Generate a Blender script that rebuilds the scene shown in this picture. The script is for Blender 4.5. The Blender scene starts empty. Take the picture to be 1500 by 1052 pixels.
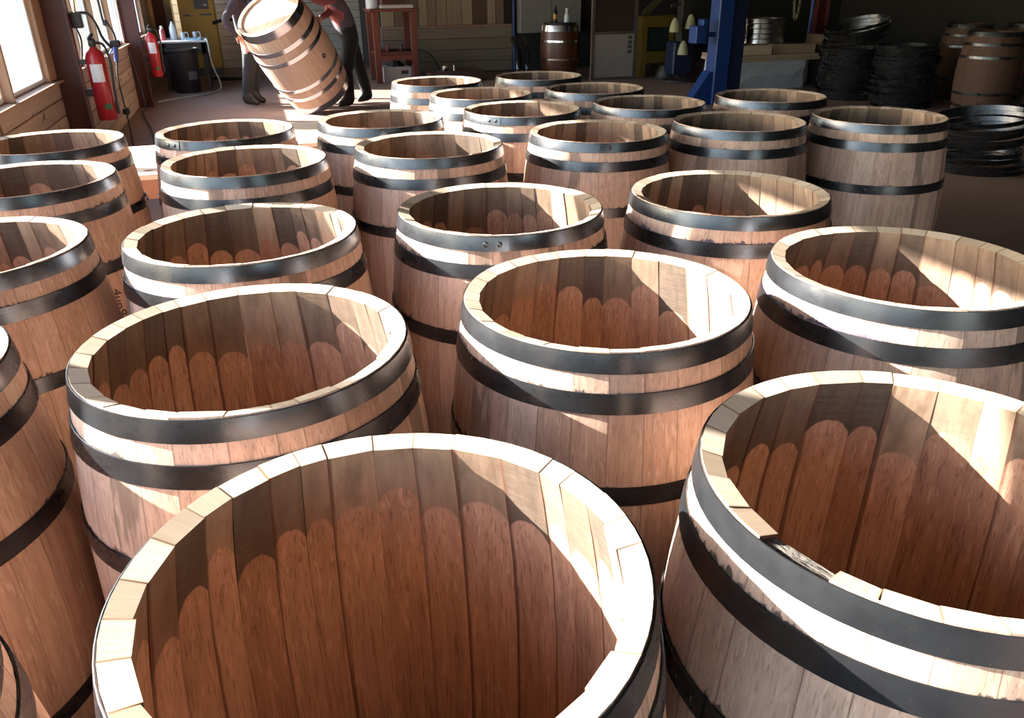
import bpy, math, random
from mathutils import Vector, Matrix

random.seed(7)
SC = bpy.context.scene
COL = SC.collection
PI = math.pi
R = math.radians

# ------------------------------------------------------------------ camera
CAM_H = 1.533
FPX, PITCH, ROLL, YAW = 1152.8, R(25.644), R(0.723), R(17.1)
_f = Vector((math.sin(YAW) * math.cos(PITCH), math.cos(YAW) * math.cos(PITCH), -math.sin(PITCH)))
_r = Vector((math.cos(YAW), -math.sin(YAW), 0))
_u = _r.cross(_f)
CR = _r * math.cos(ROLL) - _u * math.sin(ROLL)
CU = _r * math.sin(ROLL) + _u * math.cos(ROLL)
cam_data = bpy.data.cameras.new('camera')
cam_data.sensor_width = 36.0
cam_data.lens = 36.0 * FPX / 1500.0
cam_data.clip_start = 0.02
cam = bpy.data.objects.new('camera', cam_data)
M3 = Matrix((CR, CU, -_f)).transposed()
cam.matrix_world = Matrix.Translation((0, 0, CAM_H)) @ M3.to_4x4()
COL.objects.link(cam)
SC.camera = cam


def ray(x, y):
    return _f + CR * ((x - 750) / FPX) + CU * ((526 - y) / FPX)


def atz(x, y, z=0.0):
    d = ray(x, y)
    p = d * ((z - CAM_H) / d.z)
    return Vector((p.x, p.y, z))


def aty(x, y, Y):
    d = ray(x, y)
    p = d * (Y / d.y)
    return Vector((p.x, Y, p.z + CAM_H))


# ------------------------------------------------------------------ light
SUN_AZ, SUN_EL = R(24.0), R(22.5)
world = bpy.data.worlds.new('sky')
SC.world = world
world.use_nodes = True
nt = world.node_tree
nt.nodes.clear()
sky = nt.nodes.new('ShaderNodeTexSky')
sky.sky_type = 'NISHITA'
sky.sun_disc = False
sky.sun_elevation = SUN_EL
sky.sun_rotation = R(-66)
bg = nt.nodes.new('ShaderNodeBackground')
bg.inputs['Strength'].default_value = 0.8
wo = nt.nodes.new('ShaderNodeOutputWorld')
nt.links.new(sky.outputs[0], bg.inputs[0])
nt.links.new(bg.outputs[0], wo.inputs[0])

sun_data = bpy.data.lights.new('sun', 'SUN')
sun_data.energy = 27.0
sun_data.color = (1.0, 0.955, 0.90)
sun_data.angle = R(0.53)
sun = bpy.data.objects.new('sun', sun_data)
to_sun = Vector((-math.cos(SUN_AZ) * math.cos(SUN_EL), math.sin(SUN_AZ) * math.cos(SUN_EL), math.sin(SUN_EL)))
sun.rotation_euler = to_sun.to_track_quat('Z', 'Y').to_euler()
sun.location = to_sun * 30
COL.objects.link(sun)

SC.view_settings.view_transform = 'Standard'
SC.view_settings.look = 'None'
SC.view_settings.gamma = 1.0
SC.view_settings.exposure = 0.9
SC.view_settings.use_curve_mapping = False
SC.cycles.use_denoising = True
SC.cycles.max_bounces = 10
SC.cycles.diffuse_bounces = 7
SC.cycles.transparent_max_bounces = 16
SC.cycles.sample_clamp_indirect = 6.0
SC.cycles.caustics_reflective = False
SC.cycles.caustics_refractive = False


# ------------------------------------------------------------------ node helper
class NG:
    def __init__(s, name):
        s.m = bpy.data.materials.new(name)
        s.m.use_nodes = True
        s.t = s.m.node_tree
        s.t.nodes.clear()
        s.out = s.t.nodes.new('ShaderNodeOutputMaterial')

    def n(s, typ, **kw):
        nd = s.t.nodes.new(typ)
        for k, v in kw.items():
            setattr(nd, k, v)
        return nd

    def put(s, sock, v):
        if hasattr(v, 'is_output') or isinstance(v, bpy.types.NodeSocket):
            s.t.links.new(v, sock)
        elif isinstance(v, (tuple, list)) and sock.type == 'RGBA' and len(v) == 3:
            sock.default_value = (*v, 1)
        else:
            sock.default_value = v

    def math(s, op, a, b=0.0, clamp=False):
        nd = s.n('ShaderNodeMath', operation=op, use_clamp=clamp)
        s.put(nd.inputs[0], a)
        s.put(nd.inputs[1], b)
        return nd.outputs[0]

    def mix(s, f, a, b, blend='MIX'):
        nd = s.n('ShaderNodeMix', data_type='RGBA', blend_type=blend)
        s.put(nd.inputs[0], f)
        s.put(nd.inputs[6], a)
        s.put(nd.inputs[7], b)
        return nd.outputs[2]

    def step(s, x, lo, hi):
        nd = s.n('ShaderNodeMapRange', interpolation_type='SMOOTHSTEP')
        s.put(nd.inputs[0], x)
        s.put(nd.inputs[1], lo)
        s.put(nd.inputs[2], hi)
        return nd.outputs[0]

    def noise(s, vec, scale, detail=3.0, rough=0.55):
        nd = s.n('ShaderNodeTexNoise')
        s.put(nd.inputs['Vector'], vec)
        nd.inputs['Scale'].default_value = scale
        nd.inputs['Detail'].default_value = detail
        nd.inputs['Roughness'].default_value = rough
        return nd.outputs[0]

    def vmul(s, vec, k):
        nd = s.n('ShaderNodeVectorMath', operation='MULTIPLY')
        s.put(nd.inputs[0], vec)
        nd.inputs[1].default_value = k
        return nd.outputs[0]

    def vadd(s, a, b):
        nd = s.n('ShaderNodeVectorMath', operation='ADD')
        s.put(nd.inputs[0], a)
        s.put(nd.inputs[1], b)
        return nd.outputs[0]

    def obj(s):
        return s.n('ShaderNodeTexCoord').outputs['Object']

    def rnd(s):
        return s.n('ShaderNodeObjectInfo').outputs['Random']

    def comb(s, x, y, z):
        nd = s.n('ShaderNodeCombineXYZ')
        for i, v in enumerate((x, y, z)):
            s.put(nd.inputs[i], v)
        return nd.outputs[0]

    def bump(s, h, strength=0.2, dist=0.002):
        nd = s.n('ShaderNodeBump')
        nd.inputs['Strength'].default_value = strength
        nd.inputs['Distance'].default_value = dist
        s.put(nd.inputs['Height'], h)
        return nd.outputs[0]

    def bsdf(s, color, rough=0.6, metal=0.0, normal=None, spec=None, **kw):
        b = s.n('ShaderNodeBsdfPrincipled')
        s.put(b.inputs['Base Color'], color)
        s.put(b.inputs['Roughness'], rough)
        s.put(b.inputs['Metallic'], metal)
        if normal is not None:
            s.put(b.inputs['Normal'], normal)
        if spec is not None:
            b.inputs['Specular IOR Level'].default_value = spec
        s.t.links.new(b.outputs[0], s.out.inputs[0])
        return b


MATS = {}


def plain(name, color, rough=0.6, metal=0.0, var=0.15, scale=6.0, bump=0.1, stretch=(1, 1, 1), spec=None):
    """a surface of one colour with procedural mottling and fine relief"""
    if name in MATS:
        return MATS[name]
    g = NG(name)
    vec = g.vmul(g.obj(), stretch)
    n1 = g.noise(vec, scale, 4)
    k = g.math('MULTIPLY_ADD', n1, 2 * var)
    k.node.inputs[2].default_value = 1 - var
    c = g.mix(1.0, color, g.comb(k, k, k), 'MULTIPLY')
    n2 = g.noise(vec, scale * 9, 2)
    g.bsdf(c, g.math('ADD', rough - 0.08, g.math('MULTIPLY', n2, 0.16)), metal,
           g.bump(n2, bump, 0.002), spec)
    MATS[name] = g.m
    return g.m


def timber(name, ca, cb, axis='z', rough=0.7, knots=False, spec=0.25):
    """planks: colour differs board by board, grain runs along one axis"""
    if name in MATS:
        return MATS[name]
    g = NG(name)
    rnd = g.rnd()
    off = g.math('MULTIPLY', rnd, 37.0)
    st = {'x': (2, 30, 30), 'y': (30, 2, 30), 'z': (30, 30, 2)}[axis]
    vec = g.vadd(g.vmul(g.obj(), st), g.comb(off, off, off))
    n1 = g.noise(vec, 1.0, 5, 0.6)
    c = g.mix(rnd, ca, cb)
    k = g.math('ADD', g.math('MULTIPLY', n1, 0.7), 0.62)
    c = g.mix(1.0, c, g.comb(k, k, k), 'MULTIPLY')
    if knots:
        n3 = g.noise(g.vadd(g.vmul(g.obj(), (7, 7, 7)), g.comb(off, 0, off)), 1.0, 1)
        c = g.mix(g.step(n3, 0.70, 0.76), c, (0.12, 0.06, 0.03))
    g.bsdf(c, rough, 0, g.bump(n1, 0.25, 0.002), spec)
    MATS[name] = g.m
    return g.m


# ---- barrel materials -------------------------------------------------------
def stave_common(g):
    uv = g.n('ShaderNodeUVMap').outputs[0]
    sp = g.n('ShaderNodeSeparateXYZ')
    g.put(sp.inputs[0], uv)
    u, z = sp.outputs[0], sp.outputs[1]
    rnd = g.rnd()
    r2 = g.math('FRACT', g.math('MULTIPLY', rnd, 17.31))
    r3 = g.math('FRACT', g.math('MULTIPLY', rnd, 91.73))
    off = g.math('MULTIPLY', rnd, 53.0)
    base = g.vadd(g.obj(), g.comb(off, off, off))
    grain = g.noise(g.vmul(base, (60, 60, 3.0)), 1.0, 5, 0.62)
    uu = g.math('MULTIPLY', g.math('SUBTRACT', u, 0.5), 2.0)
    return u, z, uu, rnd, r2, r3, base, grain


def mat_outer():
    g = NG('stave_outside')
    u, z, uu, rnd, r2, r3, base, grain = stave_common(g)
    c = g.mix(rnd, (0.46, 0.29, 0.21), (0.57, 0.395, 0.305))
    k = g.math('ADD', g.math('MULTIPLY', grain, 1.0), 0.50)
    c = g.mix(1.0, c, g.comb(k, k, k), 'MULTIPLY')
    # medullary ray flecks
    fl = g.noise(g.vmul(base, (120, 120, 22)), 1.0, 2)
    c = g.mix(g.math('MULTIPLY', g.step(fl, 0.58, 0.66), 0.4), c, (0.70, 0.52, 0.39))
    po = g.noise(g.vmul(base, (330, 330, 7)), 1.0, 2)
    c = g.mix(g.math('MULTIPLY', g.step(po, 0.56, 0.66), 0.45), c, (0.22, 0.12, 0.075))
    # wet-looking dark streak on a few staves
    sn = g.noise(g.vmul(base, (22, 22, 3)), 1.0, 3)
    streak = g.math('MULTIPLY', g.step(r2, 0.86, 0.90), g.step(g.math('SUBTRACT', sn, g.math('MULTIPLY', g.math('ABSOLUTE', uu), 0.25)), 0.28, 0.38))
    c = g.mix(g.math('MULTIPLY', streak, 0.72), c, (0.17, 0.115, 0.08))
    # black scale rubbed off the hoops while they were driven down
    gn = g.noise(g.vmul(g.vadd(g.n('ShaderNodeNewGeometry').outputs['Position'], g.comb(0, 0, 0)), (55, 55, 20)), 1.0, 3, 0.7)
    big = g.noise(g.vmul(g.n('ShaderNodeNewGeometry').outputs['Position'], (5, 5, 1)), 1.0, 1)
    ink = g.n('ShaderNodeAttribute', attribute_type='OBJECT', attribute_name='ink')
    gn = g.math('ADD', gn, g.math('MULTIPLY', ink.outputs['Fac'], 0.11))
    grime = None
    for z0, h in ((0.874, 0.020), (0.691, 0.026), (0.60, -0.0)):
        if h <= 0:
            continue
        t = g.math('DIVIDE', g.math('SUBTRACT', z, z0), h)
        mk = g.step(g.math('SUBTRACT', g.math('ADD', gn, g.math('MULTIPLY', big, 1.1)), g.math('MULTIPLY', t, 0.45)), 1.10, 1.22)
        mk = g.math('MULTIPLY', mk, g.math('LESS_THAN', g.math('ABSOLUTE', g.math('SUBTRACT', t, 0.5)), 0.75))
        grime = mk if grime is None else g.math('MAXIMUM', grime, mk)
    gc = g.mix(ink.outputs['Fac'], (0.035, 0.028, 0.024), (0.03, 0.032, 0.085))
    c = g.mix(g.math('MULTIPLY', grime, 0.85), c, gc)
    # joints
    e = g.step(g.math('ABSOLUTE', uu), 0.93, 1.0)
    c = g.mix(g.math('MULTIPLY', e, 0.35), c, (0.16, 0.09, 0.055))
    g.bsdf(c, 0.62, 0, g.bump(grain, 0.15, 0.0015), 0.3)
    return g.m


def mat_inner():
    g = NG('stave_inside')
    u, z, uu, rnd, r2, r3, base, grain = stave_common(g)
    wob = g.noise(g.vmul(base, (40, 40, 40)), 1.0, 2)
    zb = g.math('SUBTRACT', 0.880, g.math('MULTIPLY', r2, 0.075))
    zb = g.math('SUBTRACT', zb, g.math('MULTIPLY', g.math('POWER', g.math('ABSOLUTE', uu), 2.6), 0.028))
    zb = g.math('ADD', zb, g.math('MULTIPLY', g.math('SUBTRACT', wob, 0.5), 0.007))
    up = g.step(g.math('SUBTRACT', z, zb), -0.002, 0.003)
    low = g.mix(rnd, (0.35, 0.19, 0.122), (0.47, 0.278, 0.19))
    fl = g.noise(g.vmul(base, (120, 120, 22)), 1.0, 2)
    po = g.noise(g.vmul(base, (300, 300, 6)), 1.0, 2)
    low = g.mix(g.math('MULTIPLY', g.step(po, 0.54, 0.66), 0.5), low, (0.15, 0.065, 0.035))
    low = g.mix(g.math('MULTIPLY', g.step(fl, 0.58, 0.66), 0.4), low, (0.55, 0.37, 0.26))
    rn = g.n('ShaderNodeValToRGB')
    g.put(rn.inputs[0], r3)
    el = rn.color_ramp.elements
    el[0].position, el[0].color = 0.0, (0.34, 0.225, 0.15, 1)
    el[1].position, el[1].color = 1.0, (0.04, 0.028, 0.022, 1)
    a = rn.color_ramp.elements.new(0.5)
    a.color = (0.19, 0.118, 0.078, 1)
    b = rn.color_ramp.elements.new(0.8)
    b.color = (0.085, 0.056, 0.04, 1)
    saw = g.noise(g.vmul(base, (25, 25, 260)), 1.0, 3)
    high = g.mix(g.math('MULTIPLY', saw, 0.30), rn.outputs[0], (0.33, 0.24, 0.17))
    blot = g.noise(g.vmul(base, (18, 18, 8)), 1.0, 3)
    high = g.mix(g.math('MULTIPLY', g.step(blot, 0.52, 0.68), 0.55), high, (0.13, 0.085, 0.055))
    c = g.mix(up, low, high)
    k = g.math('ADD', g.math('MULTIPLY', grain, 1.05), 0.48)
    c = g.mix(1.0, c, g.comb(k, k, k), 'MULTIPLY')
    # run-down stain beside some joints
    jn = g.noise(g.vmul(base, (30, 30, 2.5)), 1.0, 3)
    jt = g.math('MULTIPLY', g.step(g.math('ADD', uu, g.math('MULTIPLY', jn, 0.5)), 1.02, 1.18), g.step(rnd, 0.45, 0.55))
    c = g.mix(g.math('MULTIPLY', jt, 0.75), c, (0.10, 0.04, 0.022))
    h = g.math('ADD', grain, g.math('MULTIPLY', g.math('MULTIPLY', saw, up), 1.2))
    g.bsdf(c, 0.7, 0, g.bump(h, 0.2, 0.0015), 0.2)
    return g.m


def mat_end():
    g = NG('stave_end_grain')
    u, z, uu, rnd, r2, r3, base, grain = stave_common(g)
    c = g.mix(r2, (0.42, 0.32, 0.23), (0.60, 0.485, 0.375))
    c = g.mix(g.math('MULTIPLY', g.step(r3, 0.80, 0.86), 0.6), c, (0.24, 0.17, 0.11))
    sw = g.noise(g.vmul(base, (14, 160, 14)), 1.0, 3)
    k = g.math('ADD', g.math('MULTIPLY', sw, 0.45), 0.76)
    c = g.mix(1.0, c, g.comb(k, k, k), 'MULTIPLY')
    e = g.step(g.math('ABSOLUTE', uu), 0.91, 0.99)
    c = g.mix(g.math('MULTIPLY', e, 0.8), c, (0.25, 0.15, 0.08))
    g.bsdf(c, 0.75, 0, g.bump(sw, 0.25, 0.001), 0.2)
    return g.m


def mat_weathered():
    g = NG('weathered_break')
    o = g.obj()
    n1 = g.noise(g.vmul(o, (120, 40, 120)), 1.0, 4, 0.7)
    c = g.mix(g.step(n1, 0.35, 0.6), (0.03, 0.026, 0.024), (0.24, 0.215, 0.185))
    g.bsdf(c, 0.9, 0, g.bump(n1, 0.9, 0.006), 0.1)
    return g.m


def mat_hoop(name, ca, cb, r0, r1, metal=0.85):
    g = NG(name)
    rnd = g.rnd()
    off = g.math('MULTIPLY', rnd, 41.0)
    o = g.vadd(g.obj(), g.comb(off, off, off))
    n1 = g.noise(g.vmul(o, (9, 9, 14)), 1.0, 5, 0.65)
    n2 = g.noise(g.vmul(o, (120, 120, 160)), 1.0, 2)
    c = g.mix(n1, ca, cb)
    c = g.mix(g.math('MULTIPLY', g.step(n2, 0.70, 0.78), 0.18), c, (0.30, 0.29, 0.28))
    rg = g.math('ADD', r0, g.math('MULTIPLY', n1, r1 - r0))
    g.bsdf(c, rg, metal, g.bump(n2, 0.08, 0.001), 0.5)
    return g.m


OUT, INN, END, WEA = mat_outer(), mat_inner(), mat_end(), mat_weathered()
HOOP = mat_hoop('black_hoop_steel', (0.035, 0.037, 0.042), (0.10, 0.103, 0.11), 0.18, 0.38)
GALV = mat_hoop('galvanised_hoop_steel', (0.62, 0.62, 0.63), (0.78, 0.78, 0.78), 0.12, 0.3, 1.0)


# ------------------------------------------------------------------ mesh helper
class MB:
    def __init__(s):
        s.v, s.f, s.mi = [], [], []

    def quadbox(s, pts, mi=0):
        """eight corners, bottom four then top four, each counter-clockwise"""
        b = len(s.v)
        s.v += [tuple(p) for p in pts]
        for q in ((3, 2, 1, 0), (4, 5, 6, 7), (0, 1, 5, 4), (1, 2, 6, 5), (2, 3, 7, 6), (3, 0, 4, 7)):
            s.f.append([b + i for i in q])
            s.mi.append(mi)
        return s

    def box(s, x0, x1, y0, y1, z0, z1, mi=0, c=0.0):
        if c <= 0:
            return s.quadbox([(x0, y0, z0), (x1, y0, z0), (x1, y1, z0), (x0, y1, z0),
                              (x0, y0, z1), (x1, y0, z1), (x1, y1, z1), (x0, y1, z1)], mi)
        # chamfered box: octagonal cross-section rings
        rings = []
        for z, k in ((z0, c), (z0 + c, 0), (z1 - c, 0), (z1, c)):
            a0, a1, b0, b1 = x0 + k, x1 - k, y0 + k, y1 - k
            rings.append([(a0 + c, b0, z), (a1 - c, b0, z), (a1, b0 + c, z), (a1, b1 - c, z),
                          (a1 - c, b1, z), (a0 + c, b1, z), (a0, b1 - c, z), (a0, b0 + c, z)])
        return s.loft(rings, mi, caps=True)

    def loft(s, rings, mi=0, caps=True, closed=True):
        b = len(s.v)
        n = len(rings[0])
        for r_ in rings:
            s.v += [tuple(p) for p in r_]
        for i in range(len(rings) - 1):
            for j in range(n if closed else n - 1):
                k = (j + 1) % n
                s.f.append([b + i * n + j, b + i * n + k, b + (i + 1) * n + k, b + (i + 1) * n + j])
                s.mi.append(mi)
        if caps:
            s.f.append([b + j for j in range(n)][::-1])
            s.f.append([b + (len(rings) - 1) * n + j for j in range(n)])
            s.mi += [mi, mi]
        return s

    def lathe(s, prof, n=24, c=(0, 0, 0), mi=0, caps=True):
        rings = [[(c[0] + r_ * math.cos(2 * PI * j / n), c[1] + r_ * math.sin(2 * PI * j / n), c[2] + z)
                  for j in range(n)] for r_, z in prof]
        return s.loft(rings, mi, caps)

    def tube(s, pts, rad, n=8, mi=0, smooth=0):
        pts = [Vector(p) for p in pts]
        if smooth:
            pts = spline(pts, smooth)
        rings = []
        up = None
        for i, p in enumerate(pts):
            t = (pts[min(i + 1, len(pts) - 1)] - pts[max(i - 1, 0)]).normalized()
            if up is None:
                up = t.orthogonal().normalized()
            up = (up - t * up.dot(t))
            up = up.normalized() if up.length > 1e-6 else t.orthogonal().normalized()
            w = t.cross(up)
            rr = rad[min(i, len(rad) - 1)] if isinstance(rad, (list, tuple)) else rad
            rings.append([p + up * (rr * math.cos(2 * PI * j / n)) + w * (rr * math.sin(2 * PI * j / n)) for j in range(n)])
        return s.loft(rings, mi, True)

    def bar(s, a, b, w, h, mi=0, up=(0, 0, 1)):
        a, b = Vector(a), Vector(b)
        t = (b - a).normalized()
        u_ = Vector(up)
        if abs(t.dot(u_)) > 0.98:
            u_ = Vector((0, 1, 0))
        x = t.cross(u_).normalized()
        y = x.cross(t)
        r0 = [a + x * (sx * w / 2) + y * (sy * h / 2) for sx, sy in ((-1, -1), (1, -1), (1, 1), (-1, 1))]
        r1 = [p + (b - a) for p in r0]
        return s.loft([r0, r1], mi, True)

    def mesh(s, name, mats, smooth=False):
        me = bpy.data.meshes.new(name)
        me.from_pydata([tuple(p) for p in s.v], [], s.f)
        for m in (mats if isinstance(mats, (list, tuple)) else [mats]):
            me.materials.append(m)
        me.polygons.foreach_set('material_index', s.mi)
        me.update()
        import bmesh
        bm = bmesh.new()
        bm.from_mesh(me)
        bmesh.ops.recalc_face_normals(bm, faces=bm.faces)
        if smooth:
            for fc in bm.faces:
                fc.smooth = True
            for ed in bm.edges:
                if len(ed.link_faces) == 2 and ed.calc_face_angle(0) > R(40):
                    ed.smooth = False
        bm.to_mesh(me)
        bm.free()
        return me

    def build(s, name, mats, parent=None, smooth=False, **props):
        return link(name, s.mesh(name, mats, smooth), parent, **props)


def spline(pts, k):
    out = []
    n = len(pts)
    for i in range(n - 1):
        p0, p1, p2, p3 = pts[max(i - 1, 0)], pts[i], pts[i + 1], pts[min(i + 2, n - 1)]
        for j in range(k):
            t = j / k
            out.append(0.5 * ((2 * p1) + (p2 - p0) * t + (2 * p0 - 5 * p1 + 4 * p2 - p3) * t * t
                              + (3 * p1 - p0 - 3 * p2 + p3) * t ** 3))
    out.append(pts[-1])
    return out


def link(name, data, parent=None, **props):
    o = bpy.data.objects.new(name, data)
    COL.objects.link(o)
    if parent is not None:
        o.parent = parent
    for k, v in props.items():
        if v is not None:
            o[k] = v
    return o


def thing(name, label, category, loc=(0, 0, 0), rz=0.0, group=None):
    o = link(name, None, None, label=label, category=category, group=group)
    o.empty_display_size = 0.1
    o.location = loc
    o.rotation_euler = (0, 0, rz)
    return o


def tag(o, label, category, group=None):
    o['label'] = label
    o['category'] = category
    if group:
        o['group'] = group
    return o


def struct(o, label):
    o['kind'] = 'structure'
    o['label'] = label
    return o


# ------------------------------------------------------------------ the setting
XW = -1.55          # inner face of the window wall
Y0, Y1 = -5.0, 17.9
XR = 12.0
ZC = 3.6
SILL, HEAD = 0.84, 2.37

CONC = NG('workshop_floor')
_o = CONC.obj()
_n = CONC.noise(_o, 1.3, 6, 0.6)
_n2 = CONC.noise(_o, 40, 3)
_c = CONC.mix(_n, (0.20, 0.13, 0.105), (0.33, 0.235, 0.20))
_c = CONC.mix(CONC.math('MULTIPLY', CONC.step(_n2, 0.55, 0.75), 0.25), _c, (0.40, 0.30, 0.24))
CONC.bsdf(_c, 0.6, 0, CONC.bump(_n2, 0.15, 0.002), 0.35)
CONC = CONC.m

RED_STEEL = plain('oxide_red_paint', (0.085, 0.022, 0.020), 0.5, 0, 0.2, 9, 0.08)
WHITE_PVC = plain('white_pvc', (0.78, 0.76, 0.74), 0.4, 0, 0.05, 5, 0.03)
PINE = timber('pine_planks', (0.40, 0.305, 0.235), (0.50, 0.395, 0.31), 'y', knots=True)
POSTW = timber('post_wood', (0.36, 0.22, 0.14), (0.42, 0.27, 0.18), 'z')
SIDING = timber('grey_siding', (0.56, 0.55, 0.52), (0.68, 0.67, 0.64), 'x')
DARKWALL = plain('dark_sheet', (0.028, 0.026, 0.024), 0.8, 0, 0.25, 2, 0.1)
ROOF = plain('roof_lining', (0.16, 0.15, 0.14), 0.85, 0, 0.2, 2, 0.1)

struct(MB().box(XW - 0.3, XR + 0.3, Y0, Y1 + 0.3, -0.2, 0.0).build('floor', CONC), 'reddish brown concrete workshop floor')
struct(MB().box(XW - 0.15, XR + 0.3, Y0, Y1 + 0.3, ZC, ZC + 0.12).build('ceiling', ROOF), 'grey lined workshop roof')
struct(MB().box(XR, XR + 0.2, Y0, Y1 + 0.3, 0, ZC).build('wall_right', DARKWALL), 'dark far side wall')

# unseen wall behind the photographer; its open bay is added for sky fill light
wr = MB()
wr.box(XW - 0.15, 0.9, Y0 - 0.2, Y0, 0, ZC)
wr.box(3.0, XR, Y0 - 0.2, Y0, 0, ZC)
wr.box(0.9, 3.0, Y0 - 0.2, Y0, 2.3, ZC)
struct(wr.build('wall_rear', DARKWALL), 'end wall with an open bay added for fill light')

# window wall ------------------------------------------------------------
lw = MB()
lw.box(XW - 0.15, XW - 0.05, Y0, Y1, HEAD + 0.02, ZC)
lw.box(XW - 0.15, XW - 0.05, Y0, Y1, 0, SILL - 0.02)
wall_left = struct(lw.build('wall_left', plain('wall_sheet', (0.42, 0.38, 0.34), 0.8)), 'plank lined wall below a long row of windows')
COLS = (-1.5, 3.16, 7.81, 12.47, 17.1)
POSTS = {0: (-0.34, 0.78, 1.88), 1: (4.2, 5.2, 6.22), 2: (8.95, 10.1, 11.3), 3: (13.6, 14.8, 16.0)}
plank_me = {}
for i in range(4):
    a, b = COLS[i], COLS[i + 1]
    L = b - a - 0.12
    for k in range(6):
        z0 = 0.01 + k * 0.136
        key = round(L, 3)
        if key not in plank_me:
            plank_me[key] = MB().box(-0.025, 0.02, -L / 2, L / 2, 0, 0.131, c=0.006).mesh('wall_plank', PINE)
        p = link('wall_plank', plank_me[key], wall_left)
        p.location = (XW - 0.02, (a + b) / 2, z0)
    p = MB().box(XW - 0.12, XW + 0.05, a + 0.06, b - 0.06, SILL - 0.02, SILL, c=0.004).build('window_board', POSTW, wall_left)

nwin = 0
GLASS = NG('window_glass')
_tr = GLASS.n('ShaderNodeBsdfTransparent')
_tr.inputs[0].default_value = (0.97, 0.98, 0.98, 1)
_gl = GLASS.n('ShaderNodeBsdfGlossy')
_gl.inputs['Roughness'].default_value = 0.02
_lw = GLASS.n('ShaderNodeLayerWeight')
_pw = GLASS.math('MULTIPLY', GLASS.math('POWER', _lw.outputs['Facing'], 5.0), 0.7)
_fr = GLASS.math('ADD', _pw, 0.03).node
_mx = GLASS.n('ShaderNodeMixShader')
GLASS.t.links.new(_fr.outputs[0], _mx.inputs[0])
GLASS.t.links.new(_tr.outputs[0], _mx.inputs[1])
GLASS.t.links.new(_gl.outputs[0], _mx.inputs[2])
GLASS.t.links.new(_mx.outputs[0], GLASS.out.inputs[0])
GLASS = GLASS.m
trim = 0
for i in range(4):
    edges = [COLS[i] + 0.06] + list(POSTS[i]) + [COLS[i + 1] - 0.06]
    for k in range(4):
        a = edges[k] + (0.0 if k == 0 else 0.02)
        b = edges[k + 1] - (0.02 if k < 3 else (0.28 if i == 1 else 0.0))
        if a > 14.5:
            MB().box(XW - 0.12, XW - 0.02, a - 0.03, b + 0.02, SILL, HEAD + 0.03).build('blank_panel', PINE, wall_left)
            continue
        nwin += 1
        w = thing('window_%d' % nwin, '', '', (XW - 0.06, 0, 0))
        del w['category']
        struct(w, 'white framed window in the plank wall')
        f = 0.035
        fr = MB()
        fr.box(-0.04, 0.02, a, b, SILL, SILL + f, c=0.005)
        fr.box(-0.04, 0.02, a, b, HEAD - f, HEAD, c=0.005)
        fr.box(-0.04, 0.02, a, a + f, SILL + f, HEAD - f, c=0.005)
        fr.box(-0.04, 0.02, b - f, b, SILL + f, HEAD - f, c=0.005)
        fr.build('frame', WHITE_PVC, w)
        MB().box(-0.012, -0.006, a + f, b - f, SILL + f, HEAD - f).build('pane', GLASS, w)
    for yp in POSTS[i]:
        trim += 1
        struct(MB().box(XW - 0.12, XW + 0.02, yp - 0.02, yp + 0.02, SILL, HEAD, c=0.004).build('trim_%d' % trim, POSTW),
               'wooden post between two windows')
    if i == 1:
        trim += 1
        struct(MB().box(XW - 0.1, XW + 0.0, COLS[2] - 0.33, COLS[2] - 0.06, SILL, HEAD, c=0.006).build('trim_%d' % trim, POSTW),
               'wide wooden window jamb beside the steel column')

for ci, yc in enumerate(COLS):
    c = MB()
    c.box(XW - 0.02, XW + 0.185, yc - 0.006, yc + 0.006, 0, ZC)
    c.box(XW + 0.165, XW + 0.18, yc - 0.06, yc + 0.06, 0, ZC)
    c.box(XW - 0.02, XW - 0.005, yc - 0.06, yc + 0.06, 0, ZC)
    trim += 1
    struct(c.build('trim_%d' % trim, RED_STEEL), 'dark red steel column on the window wall')

# back walls --------------------------------------------------------------
wb = struct(MB().box(XW - 0.15, 2.4, Y1, Y1 + 0.15, 0, ZC).build('wall_back', DARKWALL), 'back wall clad with grey horizontal boards')
sid = MB().box(0, 3.95, -0.03, 0.0, 0, 0.142, c=0.006).mesh('siding_board', SIDING)
for k in range(24):
    p = link('siding_board', sid, wb)
    p.location = (XW, Y1, 0.01 + k * 0.148)
YP = 15.2
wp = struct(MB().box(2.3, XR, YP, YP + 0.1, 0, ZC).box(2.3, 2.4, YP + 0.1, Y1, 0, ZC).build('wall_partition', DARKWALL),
            'boarded partition of stained vertical planks over horizontal boards')
LOWB = timber('partition_boards', (0.20, 0.155, 0.11), (0.26, 0.20, 0.145), 'x')
STAIN = timber('stained_planks', (0.12, 0.075, 0.045), (0.42, 0.33, 0.22), 'z')
lowb = MB().box(0, 2.45, -0.03, 0, 0, 0.19, c=0.006).mesh('partition_board', LOWB)
for k in range(4):
    p = link('partition_board', lowb, wp)
    p.location = (2.3, YP, 0.01 + k * 0.196)
MB().box(2.3, 4.75, YP - 0.05, YP, 0.79, 0.82).build('rail', POSTW, wp)
x = 2.32
pm = {}
while x < 4.7:
    wd = random.choice((0.16, 0.2, 0.24, 0.28))
    if wd not in pm:
        pm[wd] = MB().box(0, wd - 0.008, -0.03, 0, 0, ZC - 0.83, c=0.004).mesh('stained_plank', STAIN)
    if x + wd > 4.78:
        break
    p = link('stained_plank', pm[wd], wp)
    p.location = (x, YP - random.random() * 0.01, 0.825)
    x += wd

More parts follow.
